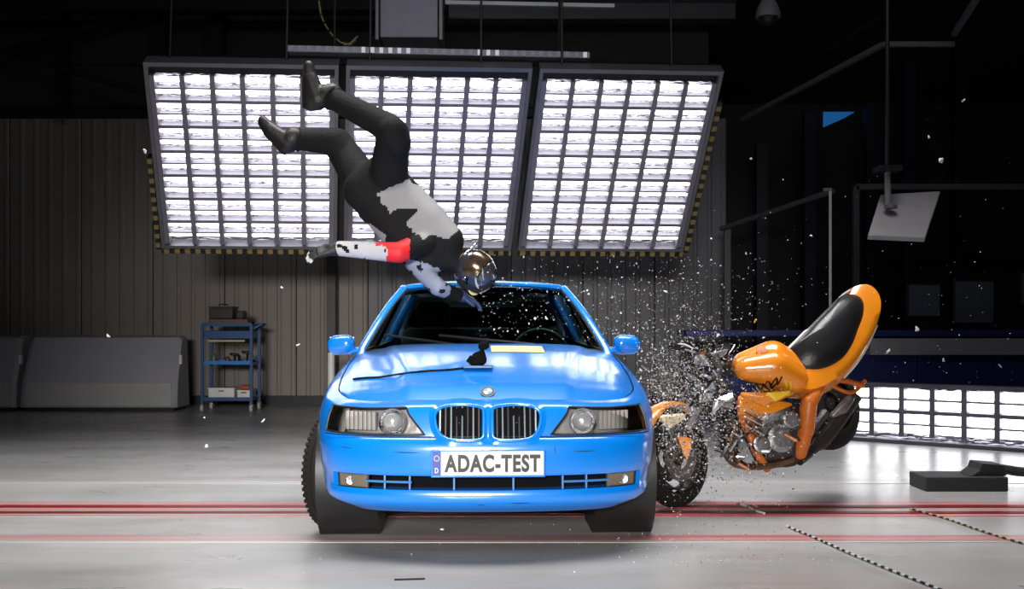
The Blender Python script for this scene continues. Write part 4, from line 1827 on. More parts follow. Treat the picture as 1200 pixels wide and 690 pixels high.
# helmet: shell, visor, chin bar, trims
hc_ = D(557, 319, 0.0)
up = Vector((0.72, -0.10, -0.55)).normalized()       # crown direction: the dummy dives head-first
fw = Vector((0.35, -0.80, 0.45))
fw = (fw - up * fw.dot(up)).normalized()
rt = up.cross(fw)
HM = Matrix(((rt.x, fw.x, up.x, hc_.x), (rt.y, fw.y, up.y, hc_.y), (rt.z, fw.z, up.z, hc_.z), (0, 0, 0, 1)))
he = empty('helmet', (0, 0, 0), dummy)
he.matrix_local = HM
mb = MB()
bm = bmesh.new()
bmesh.ops.create_uvsphere(bm, u_segments=40, v_segments=26, radius=1.0)
fs, vs = [], [v.co.copy() for v in bm.verts]
for f in bm.faces:
    c = f.calc_center_median()
    # visor opening
    if c.y > 0.55 and -0.38 < c.z < 0.30:
        continue
    if c.z < -0.82:
        continue
    fs.append(tuple(v.index for v in f.verts))
bm.free()
vs2 = []
for v in vs:
    q = Vector((v.x * 0.118, v.y * 0.145, v.z * 0.135))
    if v.z < 0 and v.y > 0.3:
        q.y += 0.02 * (-v.z)
    vs2.append(q)
mb.add(vs2, fs)
o = mb.build('helmet_shell', mat('helmet_black', (0.03, 0.032, 0.04), 0.2, 0.0, coat=1.0), he, smooth=60)
md = o.modifiers.new('t', 'SOLIDIFY')
md.thickness = 0.02
mb = MB()
rows = []
for k in range(9):
    z = -0.40 + 0.72 * k / 8
    rr = math.sqrt(1 - z * z)
    row = []
    for j in range(17):
        a = math.radians(90 - 62 + 124 * j / 16)
        row.append(Vector((math.cos(a) * rr * 0.121, math.sin(a) * rr * 0.150 + (0.02 * -z if z < 0 else 0), z * 0.137)))
    rows.append(row)
for k in range(8):
    for j in range(16):
        mb.add([rows[k][j], rows[k][j + 1], rows[k + 1][j + 1], rows[k + 1][j]], [(0, 1, 2, 3)])
weld_build(mb, 'visor', mat('iridium_visor', (0.13, 0.09, 0.06), 0.15, 0.8, var=0.9, scale=22), he)
for sx in (-1, 1):
    mb = MB()
    mb.lathe([(0.0, 0.012), (0.022, 0.010), (0.024, 0.0)], Matrix.Translation((sx * 0.115, 0.035, 0.0)) @ Matrix.Rotation(sx * math.pi / 2, 4, 'Y'), 16)
    mb.build('visor_pivot', M_CHROME, he)
mb = MB()
for k in range(4):
    mb.box((-0.05 + k * 0.033, 0.150, -0.085), (0.022, 0.012, 0.016))
mb.build('chin_vent', M_CHROME, he, smooth=0, bevel=0.003)
for k, (a, col) in enumerate(((0.6, 'w'), (1.2, 'w'), (2.1, 'y'))):
    mb = MB()
    pts = []
    for j in range(9):
        t = -0.5 + j / 8
        v = Vector((math.sin(a + t * 0.5) * math.cos(0.5 + t * 0.4), math.cos(a + t * 0.5) * math.cos(0.5 + t * 0.4), math.sin(0.5 + t * 0.4)))
        pts.append(Vector((v.x * 0.120, v.y * 0.147, v.z * 0.137)))
    mb.tube(pts, [0.002, 0.006, 0.009, 0.011, 0.012, 0.011, 0.009, 0.006, 0.002], 6, flat=0.3)
    mb.build('helmet_stripe', M_PLATE if col == 'w' else M_YSTK, he)
mb = MB()
mb.hull([((0, 0.02, 0.0), 0.085), ((0, 0.04, -0.06), 0.07)], sub=3)
mb.build('head', mat('dummy_skin', (0.25, 0.17, 0.10), 0.6), he)
# ---------------------------------------------------------------- the motorcycle
YB = 6.35
BORG = P(900, 500, YB)


def B(px, py, dy=0.0):
    return P(px, py, YB + dy) - BORG


M_OR = mat('orange_bodywork', (0.86, 0.27, 0.012), 0.28, 0.0, coat=0.8, var=0.04)
M_ORF = mat('orange_frame', (0.62, 0.15, 0.015), 0.4, 0.0, var=0.12, scale=20)
M_YEL = mat('yellow_decal', (0.92, 0.55, 0.03), 0.35)
M_LEATHER = mat('black_seat_vinyl', (0.014, 0.014, 0.016), 0.32, bump=0.15, bscale=120)
M_ENG = mat('engine_alloy', (0.34, 0.34, 0.35), 0.4, 0.9, var=0.25, scale=18, bump=0.3, bscale=40)
M_ENGD = mat('engine_dark', (0.05, 0.045, 0.042), 0.5, 0.5, var=0.3, scale=18)
M_PIPE = mat('exhaust_brown', (0.16, 0.09, 0.05), 0.35, 0.9, var=0.4, scale=14)
bike = empty('motorcycle', BORG)
tag(bike, 'orange motorcycle with black seat, crushed against the side of the blue car', 'motorcycle')


def axis_matrix(c, axis):
    q = Vector(axis).normalized().to_track_quat('Z', 'Y').to_matrix().to_4x4()
    return Matrix.Translation(c) @ q


def moto_wheel(c, axis, R, w):
    wh = empty('wheel', (0, 0, 0), bike)
    wh.matrix_local = axis_matrix(c, axis)
    mb = MB()
    prof = []
    for k in range(13):
        a = -math.pi * 0.62 + 2 * math.pi * 0.62 * k / 12
        prof.append((R - w * 0.5 + w * 0.5 * math.cos(a), w * 0.5 * math.sin(a)))
    mb.lathe(prof, None, 48)
    mb.build('tyre', M_RUBBER, wh)
    mb = MB()
    mb.lathe([(R - w * 0.82, w * 0.40), (R - w * 0.95, w * 0.36), (R - w * 1.0, 0.0), (R - w * 0.95, -w * 0.36), (R - w * 0.82, -w * 0.40)], None, 40)
    for k in range(5):
        a = 2 * math.pi * k / 5
        ca, sa = math.cos(a), math.sin(a)
        mb.hull([((0.04 * ca, 0.04 * sa, 0), 0.02), (((R - w) * ca, (R - w) * sa, 0), 0.014)], sub=1)
    mb.lathe([(0.0, 0.05), (0.04, 0.05), (0.045, 0.0), (0.04, -0.05), (0.0, -0.05)], None, 20)
    mb.build('rim', M_ENGD, wh)
    for z in (-0.055, 0.055):
        mb = MB()
        mb.lathe([(0.07, z - 0.003), (0.145, z - 0.003), (0.145, z + 0.003), (0.07, z + 0.003), (0.07, z - 0.003)], None, 36)
        mb.build('brake_disc', M_ALU, wh)
    return wh


moto_wheel(B(789, 536, 0.12), (0.66, -0.73, 0.12), 0.30, 0.12)
moto_wheel(B(966, 474, 0.42), (0.55, -0.80, 0.24), 0.29, 0.17)

# front mudguard: broken orange shell over the wheel
mg = empty('front_mudguard', (0, 0, 0), bike)
mb = MB()
Mx = axis_matrix(B(789, 536, 0.12), (0.66, -0.73, 0.12))
inv = Mx.to_3x3().inverted()
upd = inv @ Vector((0, 0, 1))
a_up = math.atan2(upd.y, upd.x)
prof = [(0.315, -0.075), (0.335, -0.05), (0.345, 0.0), (0.335, 0.05), (0.315, 0.075)]
mb.lathe(prof, Mx, 16, a0=a_up - 0.75, a1=a_up + 0.95)
o = mb.build('guard_shell', M_OR, mg)
o.modifiers.new('t', 'SOLIDIFY').thickness = 0.006
mb = MB()
mb.add([B(795, 512, -0.14), B(808, 514, -0.16), B(810, 524, -0.15), B(805, 538, -0.14), B(800, 528, -0.15)], [(0, 1, 2, 3, 4)])
mb.hull([(B(796, 513, -0.12), 0.012), (B(809, 516, -0.14), 0.014), (B(805, 537, -0.12), 0.008)], sub=1)
mb.build('guard_side', M_OR, mg)
mb = MB()
mb.hull([(B(776, 490, -0.12), 0.02), (B(800, 488, -0.12), 0.02), (B(785, 500, -0.12), 0.012)], sub=1)
mb.build('guard_front', mat('pale_fragment', (0.75, 0.62, 0.42), 0.5), mg)

# fork legs, yokes, bars
for dy in (-0.05, 0.16):
    mb = MB()
    mb.tube([B(790, 534, dy + 0.02), B(812, 492, dy), B(846, 428, dy)], [0.027, 0.025, 0.02], 10)
    mb.build('fork_leg', M_ALU if dy < 0 else M_ENGD, bike)
    mb = MB()
    mb.tube([B(788, 538, dy + 0.02), B(806, 503, dy)], [0.034, 0.031], 10)
    mb.build('fork_slider', M_ENGD, bike)
for t, (x, y) in enumerate(((846, 428), (836, 448))):
    mb = MB()
    mb.hull([(B(x, y, -0.07), 0.028), (B(x, y, 0.18), 0.028), (B(x + 8, y + 2, 0.05), 0.03)], sub=1)
    mb.build('fork_yoke', M_ENGD, bike)
mb = MB()
mb.tube(catmull([B(796, 407, -0.30), B(816, 412, -0.22), B(838, 418, -0.06), B(850, 420, 0.1), B(858, 412, 0.3), B(862, 405, 0.42)], 6), 0.012, 8)
mb.build('handlebar', M_CHROME, bike)
mb = MB()
mb.tube([B(786, 405, -0.36), B(800, 408, -0.28)], 0.018, 8)
mb.build('grip', M_BLACK, bike)
mb = MB()
mb.tube(catmull([B(786, 406, -0.3), B(800, 403, -0.25), B(814, 410, -0.2), B(828, 424, -0.15), B(840, 440, -0.1)], 6), 0.005, 5)
mb.build('brake_cable', M_WHITE, bike)
mb = MB()
mb.tube(catmull([B(800, 412, -0.2), B(796, 430, -0.15), B(812, 452, -0.1), B(840, 462, -0.1), B(858, 450, 0)], 6), 0.006, 5)
mb.build('clutch_cable', M_BLACK, bike)
# dials and shattered headlamp
for (x, y, dy, r) in ((830, 424, -0.12, 0.045), (846, 414, -0.02, 0.042)):
    dl = empty('dial', (0, 0, 0), bike)
    dl.matrix_local = axis_matrix(B(x, y, dy), (-0.3, -0.6, 0.7))
    mb = MB()
    mb.lathe([(0.0, -0.05), (r * 0.8, -0.045), (r, 0.0), (r, 0.012), (r * 0.88, 0.012), (r * 0.86, 0.004), (0, 0.004)], None, 20)
    mb.build('dial_case', M_BLACK, dl)
    mb = MB()
    mb.tube([(r * 0.94 * math.cos(a), r * 0.94 * math.sin(a), 0.012) for a in np.linspace(0, 2 * math.pi, 21)[:-1]], 0.004, 5, closed=True)
    mb.build('dial_ring', M_CHROME, dl)
hl = empty('headlamp', (0, 0, 0), bike)
hl.matrix_local = axis_matrix(B(826, 455, -0.10), (-0.75, -0.55, 0.1))
mb = MB()
mb.lathe([(0.0, -0.10), (0.05, -0.09), (0.085, -0.04), (0.092, 0.0), (0.086, 0.008)], None, 24)
mb.build('lamp_shell', M_BLACK, hl)
mb = MB()
mb.lathe([(0.0, -0.06), (0.04, -0.05), (0.075, -0.015), (0.084, 0.004)], None, 24)
mb.build('lamp_reflector', M_LAMPCH, hl)
mb = MB()
for k in range(7):
    a = k * 0.9
    r0 = 0.035 + 0.02 * (k % 3)
    mb.hull([((r0 * math.cos(a), r0 * math.sin(a), 0.012), 0.004), ((0.085 * math.cos(a), 0.085 * math.sin(a), 0.006), 0.004), ((0.08 * math.cos(a + 0.5), 0.08 * math.sin(a + 0.5), 0.01), 0.004)], sub=1)
mb.build('broken_lens', mat('broken_lens_glass', (0.6, 0.62, 0.65), 0.15, 0.4), hl)
# twisted brackets, hoses and broken plastic around the steering head
rr = random.Random(5)
for k in range(34):
    x, y, dy = rr.uniform(806, 862), rr.uniform(405, 482), rr.uniform(-0.2, 0.15)
    L = rr.uniform(10, 24)
    a = rr.uniform(0, 6.28)
    mb = MB()
    mb.hull([(B(x, y, dy), 0.010), (B(x + L * math.cos(a), y + L * math.sin(a), dy + rr.uniform(-0.06, 0.06)), 0.007), (B(x + L * 0.5 * math.cos(a + 1), y + L * 0.5 * math.sin(a + 1), dy), 0.006)], sub=1)
    mb.build('broken_bracket', (M_CHROME, M_BLACK, M_GREYPL, M_BLACK, M_ENGD)[k % 5], bike)

# tank
tk = empty('fuel_tank', (0, 0, 0), bike)


def tank_mat(c, n):
    return 0


tank = remesh('tank_shell', [
    [(B(874, 428, -0.02), (0.085)), (B(905, 421, 0.02), 0.115), (B(930, 436, 0.03), 0.105)],
    [(B(874, 432, -0.10), 0.07), (B(906, 430, -0.10), 0.10), (B(930, 444, -0.05), 0.09)],
    [(B(905, 421, 0.02), 0.115), (B(935, 452, 0.04), 0.08), (B(900, 448, 0.0), 0.08)],
    [(B(874, 432, 0.12), 0.07), (B(920, 425, 0.14), 0.09)]], 0.011, [M_OR], tk, None, 8)
mb = MB()
cpos = B(893, 412, -0.10)
mb.lathe([(0.0, 0.014), (0.032, 0.012), (0.036, 0.0)], axis_matrix(cpos, (-0.2, -0.75, 0.6)), 20)
mb.build('filler_cap', M_ORF, tk)
# decals on the tank flank: black slashes and a yellow field, laid on its skin
TB = BVHTree.FromPolygons([v.co.copy() for v in tank.data.vertices], [tuple(p.vertices) for p in tank.data.polygons])


def on_tank(px, py):
    o_ = Vector((0, 0, CAMH)) - BORG
    tgt = B(px, py, 0)
    loc, nrm, _, _ = TB.ray_cast(o_, (tgt - o_).normalized())
    if loc is None:
        loc, nrm, _, _ = TB.find_nearest(B(px, py, -0.1))
    return loc + nrm * 0.004


M_DEC = mat('black_decal', (0.01, 0.01, 0.01), 0.4)
for pts, m in ((((880, 452), (889, 449), (898, 451)), M_DEC), (((892, 456), (900, 446), (904, 453)), M_DEC), (((903, 452), (910, 442), (911, 450), (916, 441)), M_DEC),
               (((884, 459), (896, 458), (908, 456)), M_DEC), (((868, 455), (876, 457), (884, 456)), M_DEC), (((894, 449), (902, 456), (909, 449)), M_DEC), (((898, 461), (908, 462), (918, 458)), M_DEC), (((919, 446), (921, 452), (920, 460)), M_YEL), (((925, 446), (926, 454), (924, 462)), M_YEL), (((888, 412), (894, 414), (899, 412)), M_ORF)):
    mb = MB()
    q = [on_tank(*p) for p in pts]
    mb.tube(catmull(q, 4), 0.009 if m is M_YEL else 0.006, 6, flat=0.5)
    mb.build('decal', m, tk)

# side panels under the tank
for pts, m in ((((870, 462, -0.16), (905, 466, -0.17), (925, 462, -0.14), (895, 474, -0.16)), M_OR), (((900, 462, -0.175), (924, 460, -0.16), (908, 468, -0.175)), M_YEL),
               (((867, 466, -0.14), (925, 474, -0.12), (868, 484, -0.14), (905, 482, -0.13)), M_OR),
               (((866, 482, -0.13), (900, 482, -0.13), (870, 497, -0.12), (884, 492, -0.12)), M_ORF)):
    mb = MB()
    mb.hull([(B(*p), 0.014) for p in pts], sub=1)
    mb.build('side_panel', m, bike, smooth=50)

# frame spars
mb = MB()
mb.tube(catmull([B(868, 470, -0.10), B(870, 492, -0.11), B(880, 512, -0.11), B(888, 532, -0.10), B(900, 550, -0.06)], 6), 0.024, 8)
mb.tube(catmull([B(868, 470, 0.12), B(872, 495, 0.12), B(886, 528, 0.12), B(900, 550, 0.08)], 6), 0.022, 8)
mb.build('down_tube', M_ORF, bike)
mb = MB()
mb.tube(catmull([B(872, 492, -0.11), B(890, 484, -0.12), B(908, 474, -0.12)], 5), 0.014, 8)
mb.build('frame_strut', M_ORF, bike)
mb = MB()
mb.hull([(B(962, 452, -0.06), 0.03), (B(950, 470, -0.10), 0.045), (B(945, 480, -0.1), 0.045)], sub=2)
mb.hull([(B(948, 472, -0.10), 0.05), (B(944, 505, -0.10), 0.05)], sub=2)
mb.hull([(B(945, 500, -0.10), 0.05), (B(937, 530, -0.06), 0.045)], sub=2)
mb.build('swingarm_plate', M_ORF, bike, smooth=60)
mb = MB()
mb.tube(catmull([B(952, 472, -0.08), B(972, 450, 0.0), B(988, 446, 0.06), B(1012, 452, 0.12)], 6), 0.016, 8)
mb.tube(catmull([B(975, 452, 0.02), B(998, 460, 0.08), B(1014, 446, 0.16)], 5), 0.012, 8)
mb.build('subframe', M_ORF, bike)
mb = MB()
mb.tube([B(940, 520, 0.0), B(966, 484, 0.30)], 0.028, 8)
mb.build('swingarm', M_ENG, bike)
mb = MB()
mb.hull([(B(976, 486, 0.12), 0.02), (B(996, 466, 0.16), 0.03), (B(990, 480, 0.14), 0.02)], sub=2)
mb.build('silencer_cover', M_ENG, bike)
mb = MB()
mb.tube(catmull([B(936, 540, -0.02), B(960, 520, 0.10), B(980, 496, 0.16), B(1002, 464, 0.22)], 6), [0.03] * 6 + [0.045] * 13, 12)
mb.build('silencer', M_ENGD, bike)

# engine
eg = empty('engine', (0, 0, 0), bike)
mb = MB()
mb.hull([(B(890, 500, 0.0), 0.11), (B(925, 495, 0.0), 0.11), (B(900, 528, 0.0), 0.10), (B(922, 528, 0.0), 0.10)], sub=2)
mb.build('crankcase', M_ENGD, eg, smooth=50)
mb = MB()
mb.hull([(B(892, 488, -0.04), 0.09), (B(912, 482, -0.04), 0.08), (B(890, 498, 0.1), 0.09)], sub=2)
mb.build('cylinder_head', M_ENG, eg, smooth=50)
for k, (x, y, r) in enumerate(((914, 514, 0.085), (893, 520, 0.06), (926, 492, 0.05))):
    mb = MB()
    mb.lathe([(0.0, 0.035), (r * 0.6, 0.034), (r * 0.72, 0.026), (r * 0.95, 0.022), (r, 0.0), (r, -0.03)], axis_matrix(B(x, y, -0.115 - 0.01 * k), (0.12, -1, 0.12)), 28)
    for j in range(8):
        a = j * math.pi / 4
        Mq = axis_matrix(B(x, y, -0.115 - 0.01 * k), (0.12, -1, 0.12))
        mb.box(Mq @ Vector((r * 0.84 * math.cos(a), r * 0.84 * math.sin(a), 0.026)), (0.012, 0.012, 0.012))
    mb.build('engine_cover', M_ENG if k != 1 else M_ALU, eg)
for k in range(6):
    mb = MB()
    c = B(880, 482 + k * 5, -0.08)
    mb.box(c, (0.12, 0.16, 0.008), rot=Matrix.Rotation(0.5, 3, 'Y'))
    mb.build('cooling_fin', M_ENGD if k % 2 else M_ENG, eg, smooth=0)
# exhaust headers and lower clutter
for k in range(4):
    dy = -0.10 + 0.07 * k
    mb = MB()
    x0 = 866 - k * 3
    mb.tube(catmull([B(884, 494, dy), B(x0, 498, dy), B(x0 - 10, 520, dy), B(x0 + 4, 544, dy), B(900, 546, dy), B(930, 538, dy)], 6), 0.019, 8)
    mb.build('exhaust_header', M_PIPE, bike)
mb = MB()
mb.hull([(B(850, 492, 0.06), 0.04), (B(852, 530, 0.06), 0.04), (B(862, 512, 0.2), 0.05), (B(858, 490, -0.06), 0.03), (B(860, 528, -0.06), 0.03)], sub=1)
mb.build('radiator', M_ENGD, bike, smooth=0)
for k in range(7):
    mb = MB()
    mb.box(B(852, 493 + k * 6, -0.02), (0.10, 0.16, 0.006), rot=Matrix.Rotation(0.2, 3, 'Z'))
    mb.build('radiator_fin', M_ALU if k % 2 else M_ENGD, bike, smooth=0)
rr = random.Random(8)
for k in range(18):
    x, y, dy = rr.uniform(846, 938), rr.uniform(488, 546), rr.uniform(-0.2, -0.08)
    L = rr.uniform(6, 16)
    a = rr.uniform(0, 6.28)
    mb = MB()
    mb.hull([(B(x, y, dy), 0.011), (B(x + L * math.cos(a), y + L * math.sin(a), dy + rr.uniform(-0.04, 0.04)), 0.008)], sub=1)
    mb.build('engine_fitting', (M_ORF, M_ENGD, M_CHROME, M_PIPE, M_ENG, M_BLACK)[k % 6], bike)

# tail unit and seat: the whole unit leans back from the camera
def S(px, py, lift=0.0):
    """point in the seat plane: depth grows with height; lift is along the plane's normal"""
    dy = -0.10 + (450 - py) / 197.0 * 0.62
    return B(px, py, dy) + Vector((-0.10, -0.82, 0.52)) * lift


TAIL = [(922, 414), (937, 402), (956, 384), (975, 365), (990, 347), (1001, 336), (1016, 333), (1027, 340), (1032, 352), (1031, 368), (1024, 388), (1012, 408), (1000, 424), (984, 440),
        (968, 450), (950, 456), (936, 452), (926, 440), (917, 426)]
SEAT = [(921, 413), (935, 399), (952, 380), (971, 361), (986, 347), (998, 346), (1008, 349), (1013, 358), (1012, 372), (1006, 388), (1000, 404), (989, 420), (974, 431), (957, 436), (941, 434), (929, 426)]


def dome(outline, lift0, rim, height, cx, cy, rings, name, m, par, under):
    """closed cushion: outline in the seat plane, side wall, domed top"""
    ol = catmull([(x, y, 0) for x, y in outline] + [(*outline[0], 0)], 3)[:-1]
    n = len(ol)
    mb = MB()
    lv = []
    lv.append([S(p.x, p.y, under) for p in ol])
    lv.append([S(p.x, p.y, lift0) for p in ol])
    for k in range(1, rings + 1):
        t = k / rings
        s = 1 - t * 0.97
        hgt = lift0 + rim * math.sin(min(1, t * 2.2) * math.pi / 2) + height * (1 - s * s)
        lv.append([S(cx + (p.x - cx) * s, cy + (p.y - cy) * s, hgt) for p in ol])
    vs = [q for r in lv for q in r]
    fs = []
    for a in range(len(lv) - 1):
        for k in range(n):
            k2 = (k + 1) % n
            fs.append((a * n + k, a * n + k2, (a + 1) * n + k2, (a + 1) * n + k))
    fs.append(tuple(range(n)))
    fs.append(tuple((len(lv) - 1) * n + k for k in range(n)))
    mb.add(vs, fs)
    return mb.build(name, m, par, smooth=70)


tail = empty('tail_unit', (0, 0, 0), bike)
dome(TAIL, 0.0, 0.02, 0.0, 972, 394, 6, 'tail_shell', M_OR, tail, -0.12)
dome(SEAT, 0.012, 0.03, 0.05, 968, 390, 10, 'seat', M_LEATHER, bike, -0.02)
mb = MB()
mb.tube(catmull([S(x, y, 0.012) for x, y in ((921, 424), (922, 413), (935, 399), (953, 381), (972, 362), (986, 348), (996, 341))], 6), [0.020] * 8 + [0.012] * 8 + [0.006] * 21, 8)
mb.build('tail_edge', mat('pale_edge', (0.75, 0.70, 0.68), 0.4), tail)
mb = MB()
mb.tube(catmull([S(x, y, -0.03) for x, y in ((1029, 378), (1018, 402), (1004, 424), (990, 440))], 6), 0.006, 6)
mb.build('tail_beading', M_WHITE, tail)
mb = MB()
mb.hull([(S(1000, 335, -0.05), 0.02), (S(1020, 333, -0.05), 0.02), (S(1010, 330, -0.08), 0.025)], sub=1)
mb.build('tail_lamp', mat('dark_tail_lamp', (0.05, 0.01, 0.01), 0.3), tail)
# ---------------------------------------------------------------- debris
M_SHARD = mat('glass_shard', (0.75, 0.77, 0.78), 0.25)
M_SHARDG = mat('grey_shard', (0.30, 0.29, 0.28), 0.4)
M_SHARDO = mat('brown_shard', (0.30, 0.20, 0.12), 0.45)
M_SHARDD = mat('dark_shard', (0.04, 0.04, 0.04), 0.5)
rd = random.Random(3)


def shard(mb, c, r, mi):
    pts = []
    for k in range(4):
        v = Vector((rd.gauss(0, 1), rd.gauss(0, 1), rd.gauss(0, 1))).normalized() * r * rd.uniform(0.6, 1.3)
        pts.append(c + v)
    mb.add(pts, [(0, 1, 2), (0, 2, 3), (0, 3, 1), (1, 3, 2)], mi)


mb = MB()
for k in range(11000):
    u = rd.random()
    if u < 0.66:
        px, py, Y = rd.gauss(800, 32), rd.gauss(470, 48), rd.gauss(6.25, 0.25)
    elif u < 0.87:
        px, py, Y = rd.gauss(850, 45), rd.gauss(505, 38), rd.gauss(6.1, 0.2)
    elif u < 0.965:
        px, py, Y = rd.gauss(790, 60), rd.uniform(300, 470), rd.gauss(6.4, 0.4)
    else:
        px, py, Y = rd.uniform(560, 730), rd.gauss(360, 30), rd.uniform(5.8, 6.3)
    if px < 745 and py > 400:
        continue
    c = P(px, py, max(5.4, Y))
    if c.z < 0.02:
        continue
    r = rd.choice((0.003, 0.0035, 0.0045, 0.006, 0.0085))
    shard(mb, c, r, rd.choices((0, 1, 2, 3), (0.34, 0.32, 0.24, 0.10))[0])
o = mb.build('flying_shards', [M_SHARD, M_SHARDG, M_SHARDO, M_SHARDD], smooth=0)
tag(o, 'cloud of tiny glass and plastic shards between the car and motorcycle', 'debris', kind='stuff')

mb = MB()
for k in range(420):
    c = P(rd.uniform(700, 1190), rd.gauss(400, 110), rd.uniform(5.5, 7.5))
    if c.z > 0.05:
        shard(mb, c, rd.choice((0.003, 0.004, 0.005)), 0)
for k in range(500):
    px, py = rd.gauss(830, 70), rd.uniform(575, 665)
    Y = floor_y(py)
    c = Vector(((px - 600) / FPX * Y, Y, 0.006))
    shard(mb, c, rd.choice((0.003, 0.004, 0.006)), rd.choice((0, 0, 1, 2)))
for k in range(40):
    px, py = rd.uniform(300, 760), rd.uniform(560, 680)
    Y = floor_y(py)
    shard(mb, Vector(((px - 600) / FPX * Y, Y, 0.005)), 0.005, 0)
o = mb.build('scattered_shards', [M_SHARD, M_SHARDG, M_SHARDO], smooth=0)
tag(o, 'sparse white specks of glass scattered over the floor and dark air', 'debris', kind='stuff')

# larger fragments, one object each
frag = [(345, 250, 6.0, 'against the light wall left of the dummy'), (1130, 118, 6.0, 'in the black upper right corner, highest of three'), (1088, 160, 6.2, 'above the hanging white lamp, middle of three'),
        (1103, 188, 6.2, 'just above the hanging white lamp'), (879, 185, 6.3, 'right of the light wall in the dark'), (350, 402, 6.5, 'left of the car mirror'),
        (330, 336, 6.4, 'above and right of the trolley'), (242, 522, 6.2, 'above the floor below the trolley'), (518, 618, 5.4, 'under the front bumper'),
        (240, 489, 6.8, 'standing in for the floor reflection of the left trolley wheel'), (308, 493, 6.8, 'standing in for the floor reflection of the right trolley wheel'), (833, 280, 6.2, 'right of the lower end of the light wall'),  # first two: pale chips in place of the trolley wheels' floor reflections
        (874, 298, 6.2, 'high above the motorcycle tank'), (951, 277, 6.2, 'left of the pale pole'), (886, 376, 6.1, 'close above the orange tank'), (780, 340, 6.2, 'right of the car roof'),
        (690, 345, 6.0, 'beside the right windshield pillar'), (640, 372, 6.0, 'in front of the windshield'), (1075, 385, 6.4, 'in front of the grey-blue monitor'),
        (1172, 428, 6.3, 'before the blue counter at far right'), (1107, 421, 6.3, 'before the blue counter, left of the far one'), (1040, 412, 6.4, 'right of the motorcycle tail'),
        (842, 392, 6.0, 'above the broken handlebar'), (170, 177, 6.3, 'left of the striped edge of the light wall'), (127, 393, 7.0, 'over the top edge of the wide barrier')]
for k, (px, py, Y, where) in enumerate(frag):
    mb = MB()
    r = rd.uniform(0.008, 0.013)
    sph = [(Vector((rd.uniform(-1, 1), rd.uniform(-1, 1), rd.uniform(-1, 1))) * r, r * 0.35) for _ in range(4)]
    mb.hull(sph, sub=1)
    o = mb.build('glass_fragment', M_YEL if k == 14 else M_SHARD, smooth=0)
    c = P(px, py, Y)
    c.z = max(c.z, 0.012)
    o.location = c
    tag(o, ('yellow' if k == 14 else 'pale') + ' flying splinter ' + where, 'splinter', 'splinters flying clear of the wreck')

# ---------------------------------------------------------------- left side: barriers and trolley
M_BAR = mat('barrier_grey', (0.33, 0.33, 0.36), 0.55, var=0.05, scale=3)
M_BAR2 = mat('barrier_grey_lower', (0.40, 0.39, 0.40), 0.55, var=0.05, scale=3)


def barrier(px0, px1, label):
    Y = 13.9
    a, b = P(px0, 474, Y), P(px1, 474, Y)
    w = b.x - a.x
    root = empty('barrier', ((a.x + b.x) / 2, Y, 0))
    # profile in (y, z): leaning lower face, steeper upper face, rounded top
    prof = [(-0.30, 0.05), (-0.32, 0.10), (-0.30, 0.38), (-0.22, 0.60), (-0.14, 0.86), (-0.10, 0.94), (-0.04, 0.965), (0.15, 0.965), (0.25, 0.05)]
    n = len(prof)
    mb = MB()
    for s in (-1, 1):
        pass
    xs_ = [-w / 2, -w / 2 + 0.05, w / 2 - 0.05, w / 2]
    ins = [0.03, 0, 0, 0.03]
    vs = []
    for x, i_ in zip(xs_, ins):
        for y, z in prof:
            lean = 0.07 * (z - 0.5) * (1 if x < 0 else 0)
            vs.append((x + lean * (1 if x < 0 else -1) + (0.0), y + (i_ if y < 0 else -i_), z - (i_ if z > 0.9 else 0)))
    fs = []
    for c in range(3):
        for k in range(n - 1):
            fs.append((c * n + k, (c + 1) * n + k, (c + 1) * n + k + 1, c * n + k + 1))
        fs.append((c * n + n - 1, (c + 1) * n + n - 1, (c + 1) * n, c * n))
    fs.append(tuple(range(n)))
    fs.append(tuple(3 * n + k for k in range(n)))
    mb.add(vs, fs)
    mb.build('block', M_BAR, root, smooth=25)
    mb = MB()
    mb.box((0.0, -0.315, 0.22), (w - 0.14, 0.02, 0.30))
    mb.build('lower_board', M_BAR2, root, smooth=0, bevel=0.004)
    mb = MB()
    mb.box((0, -0.02, 0.025), (w - 0.1, 0.5, 0.05))
    mb.build('foot_rail', M_BLACK, root, smooth=0)
    mb = MB()
    mb.box((w / 2 + 0.02, -0.2, 0.66), (0.03, 0.06, 0.12))
    mb.build('side_latch', M_WHITE, root, smooth=0)
    tag(root, label, 'barrier')


barrier(38, 216, 'wide grey barrier block standing left of the blue trolley')
barrier(-150, 31, 'grey barrier block cut by the left picture edge')

TY = 13.7
tc = P(271, 477, TY)
tr = empty('tool_trolley', (tc.x, TY, 0))
tw, td, th = 0.62, 0.42, 1.06


def tz(py):
    return CAMH - (py - HORIZON) / FPX * TY


def tx_(px):
    return (px - 600) / FPX * TY - tc.x


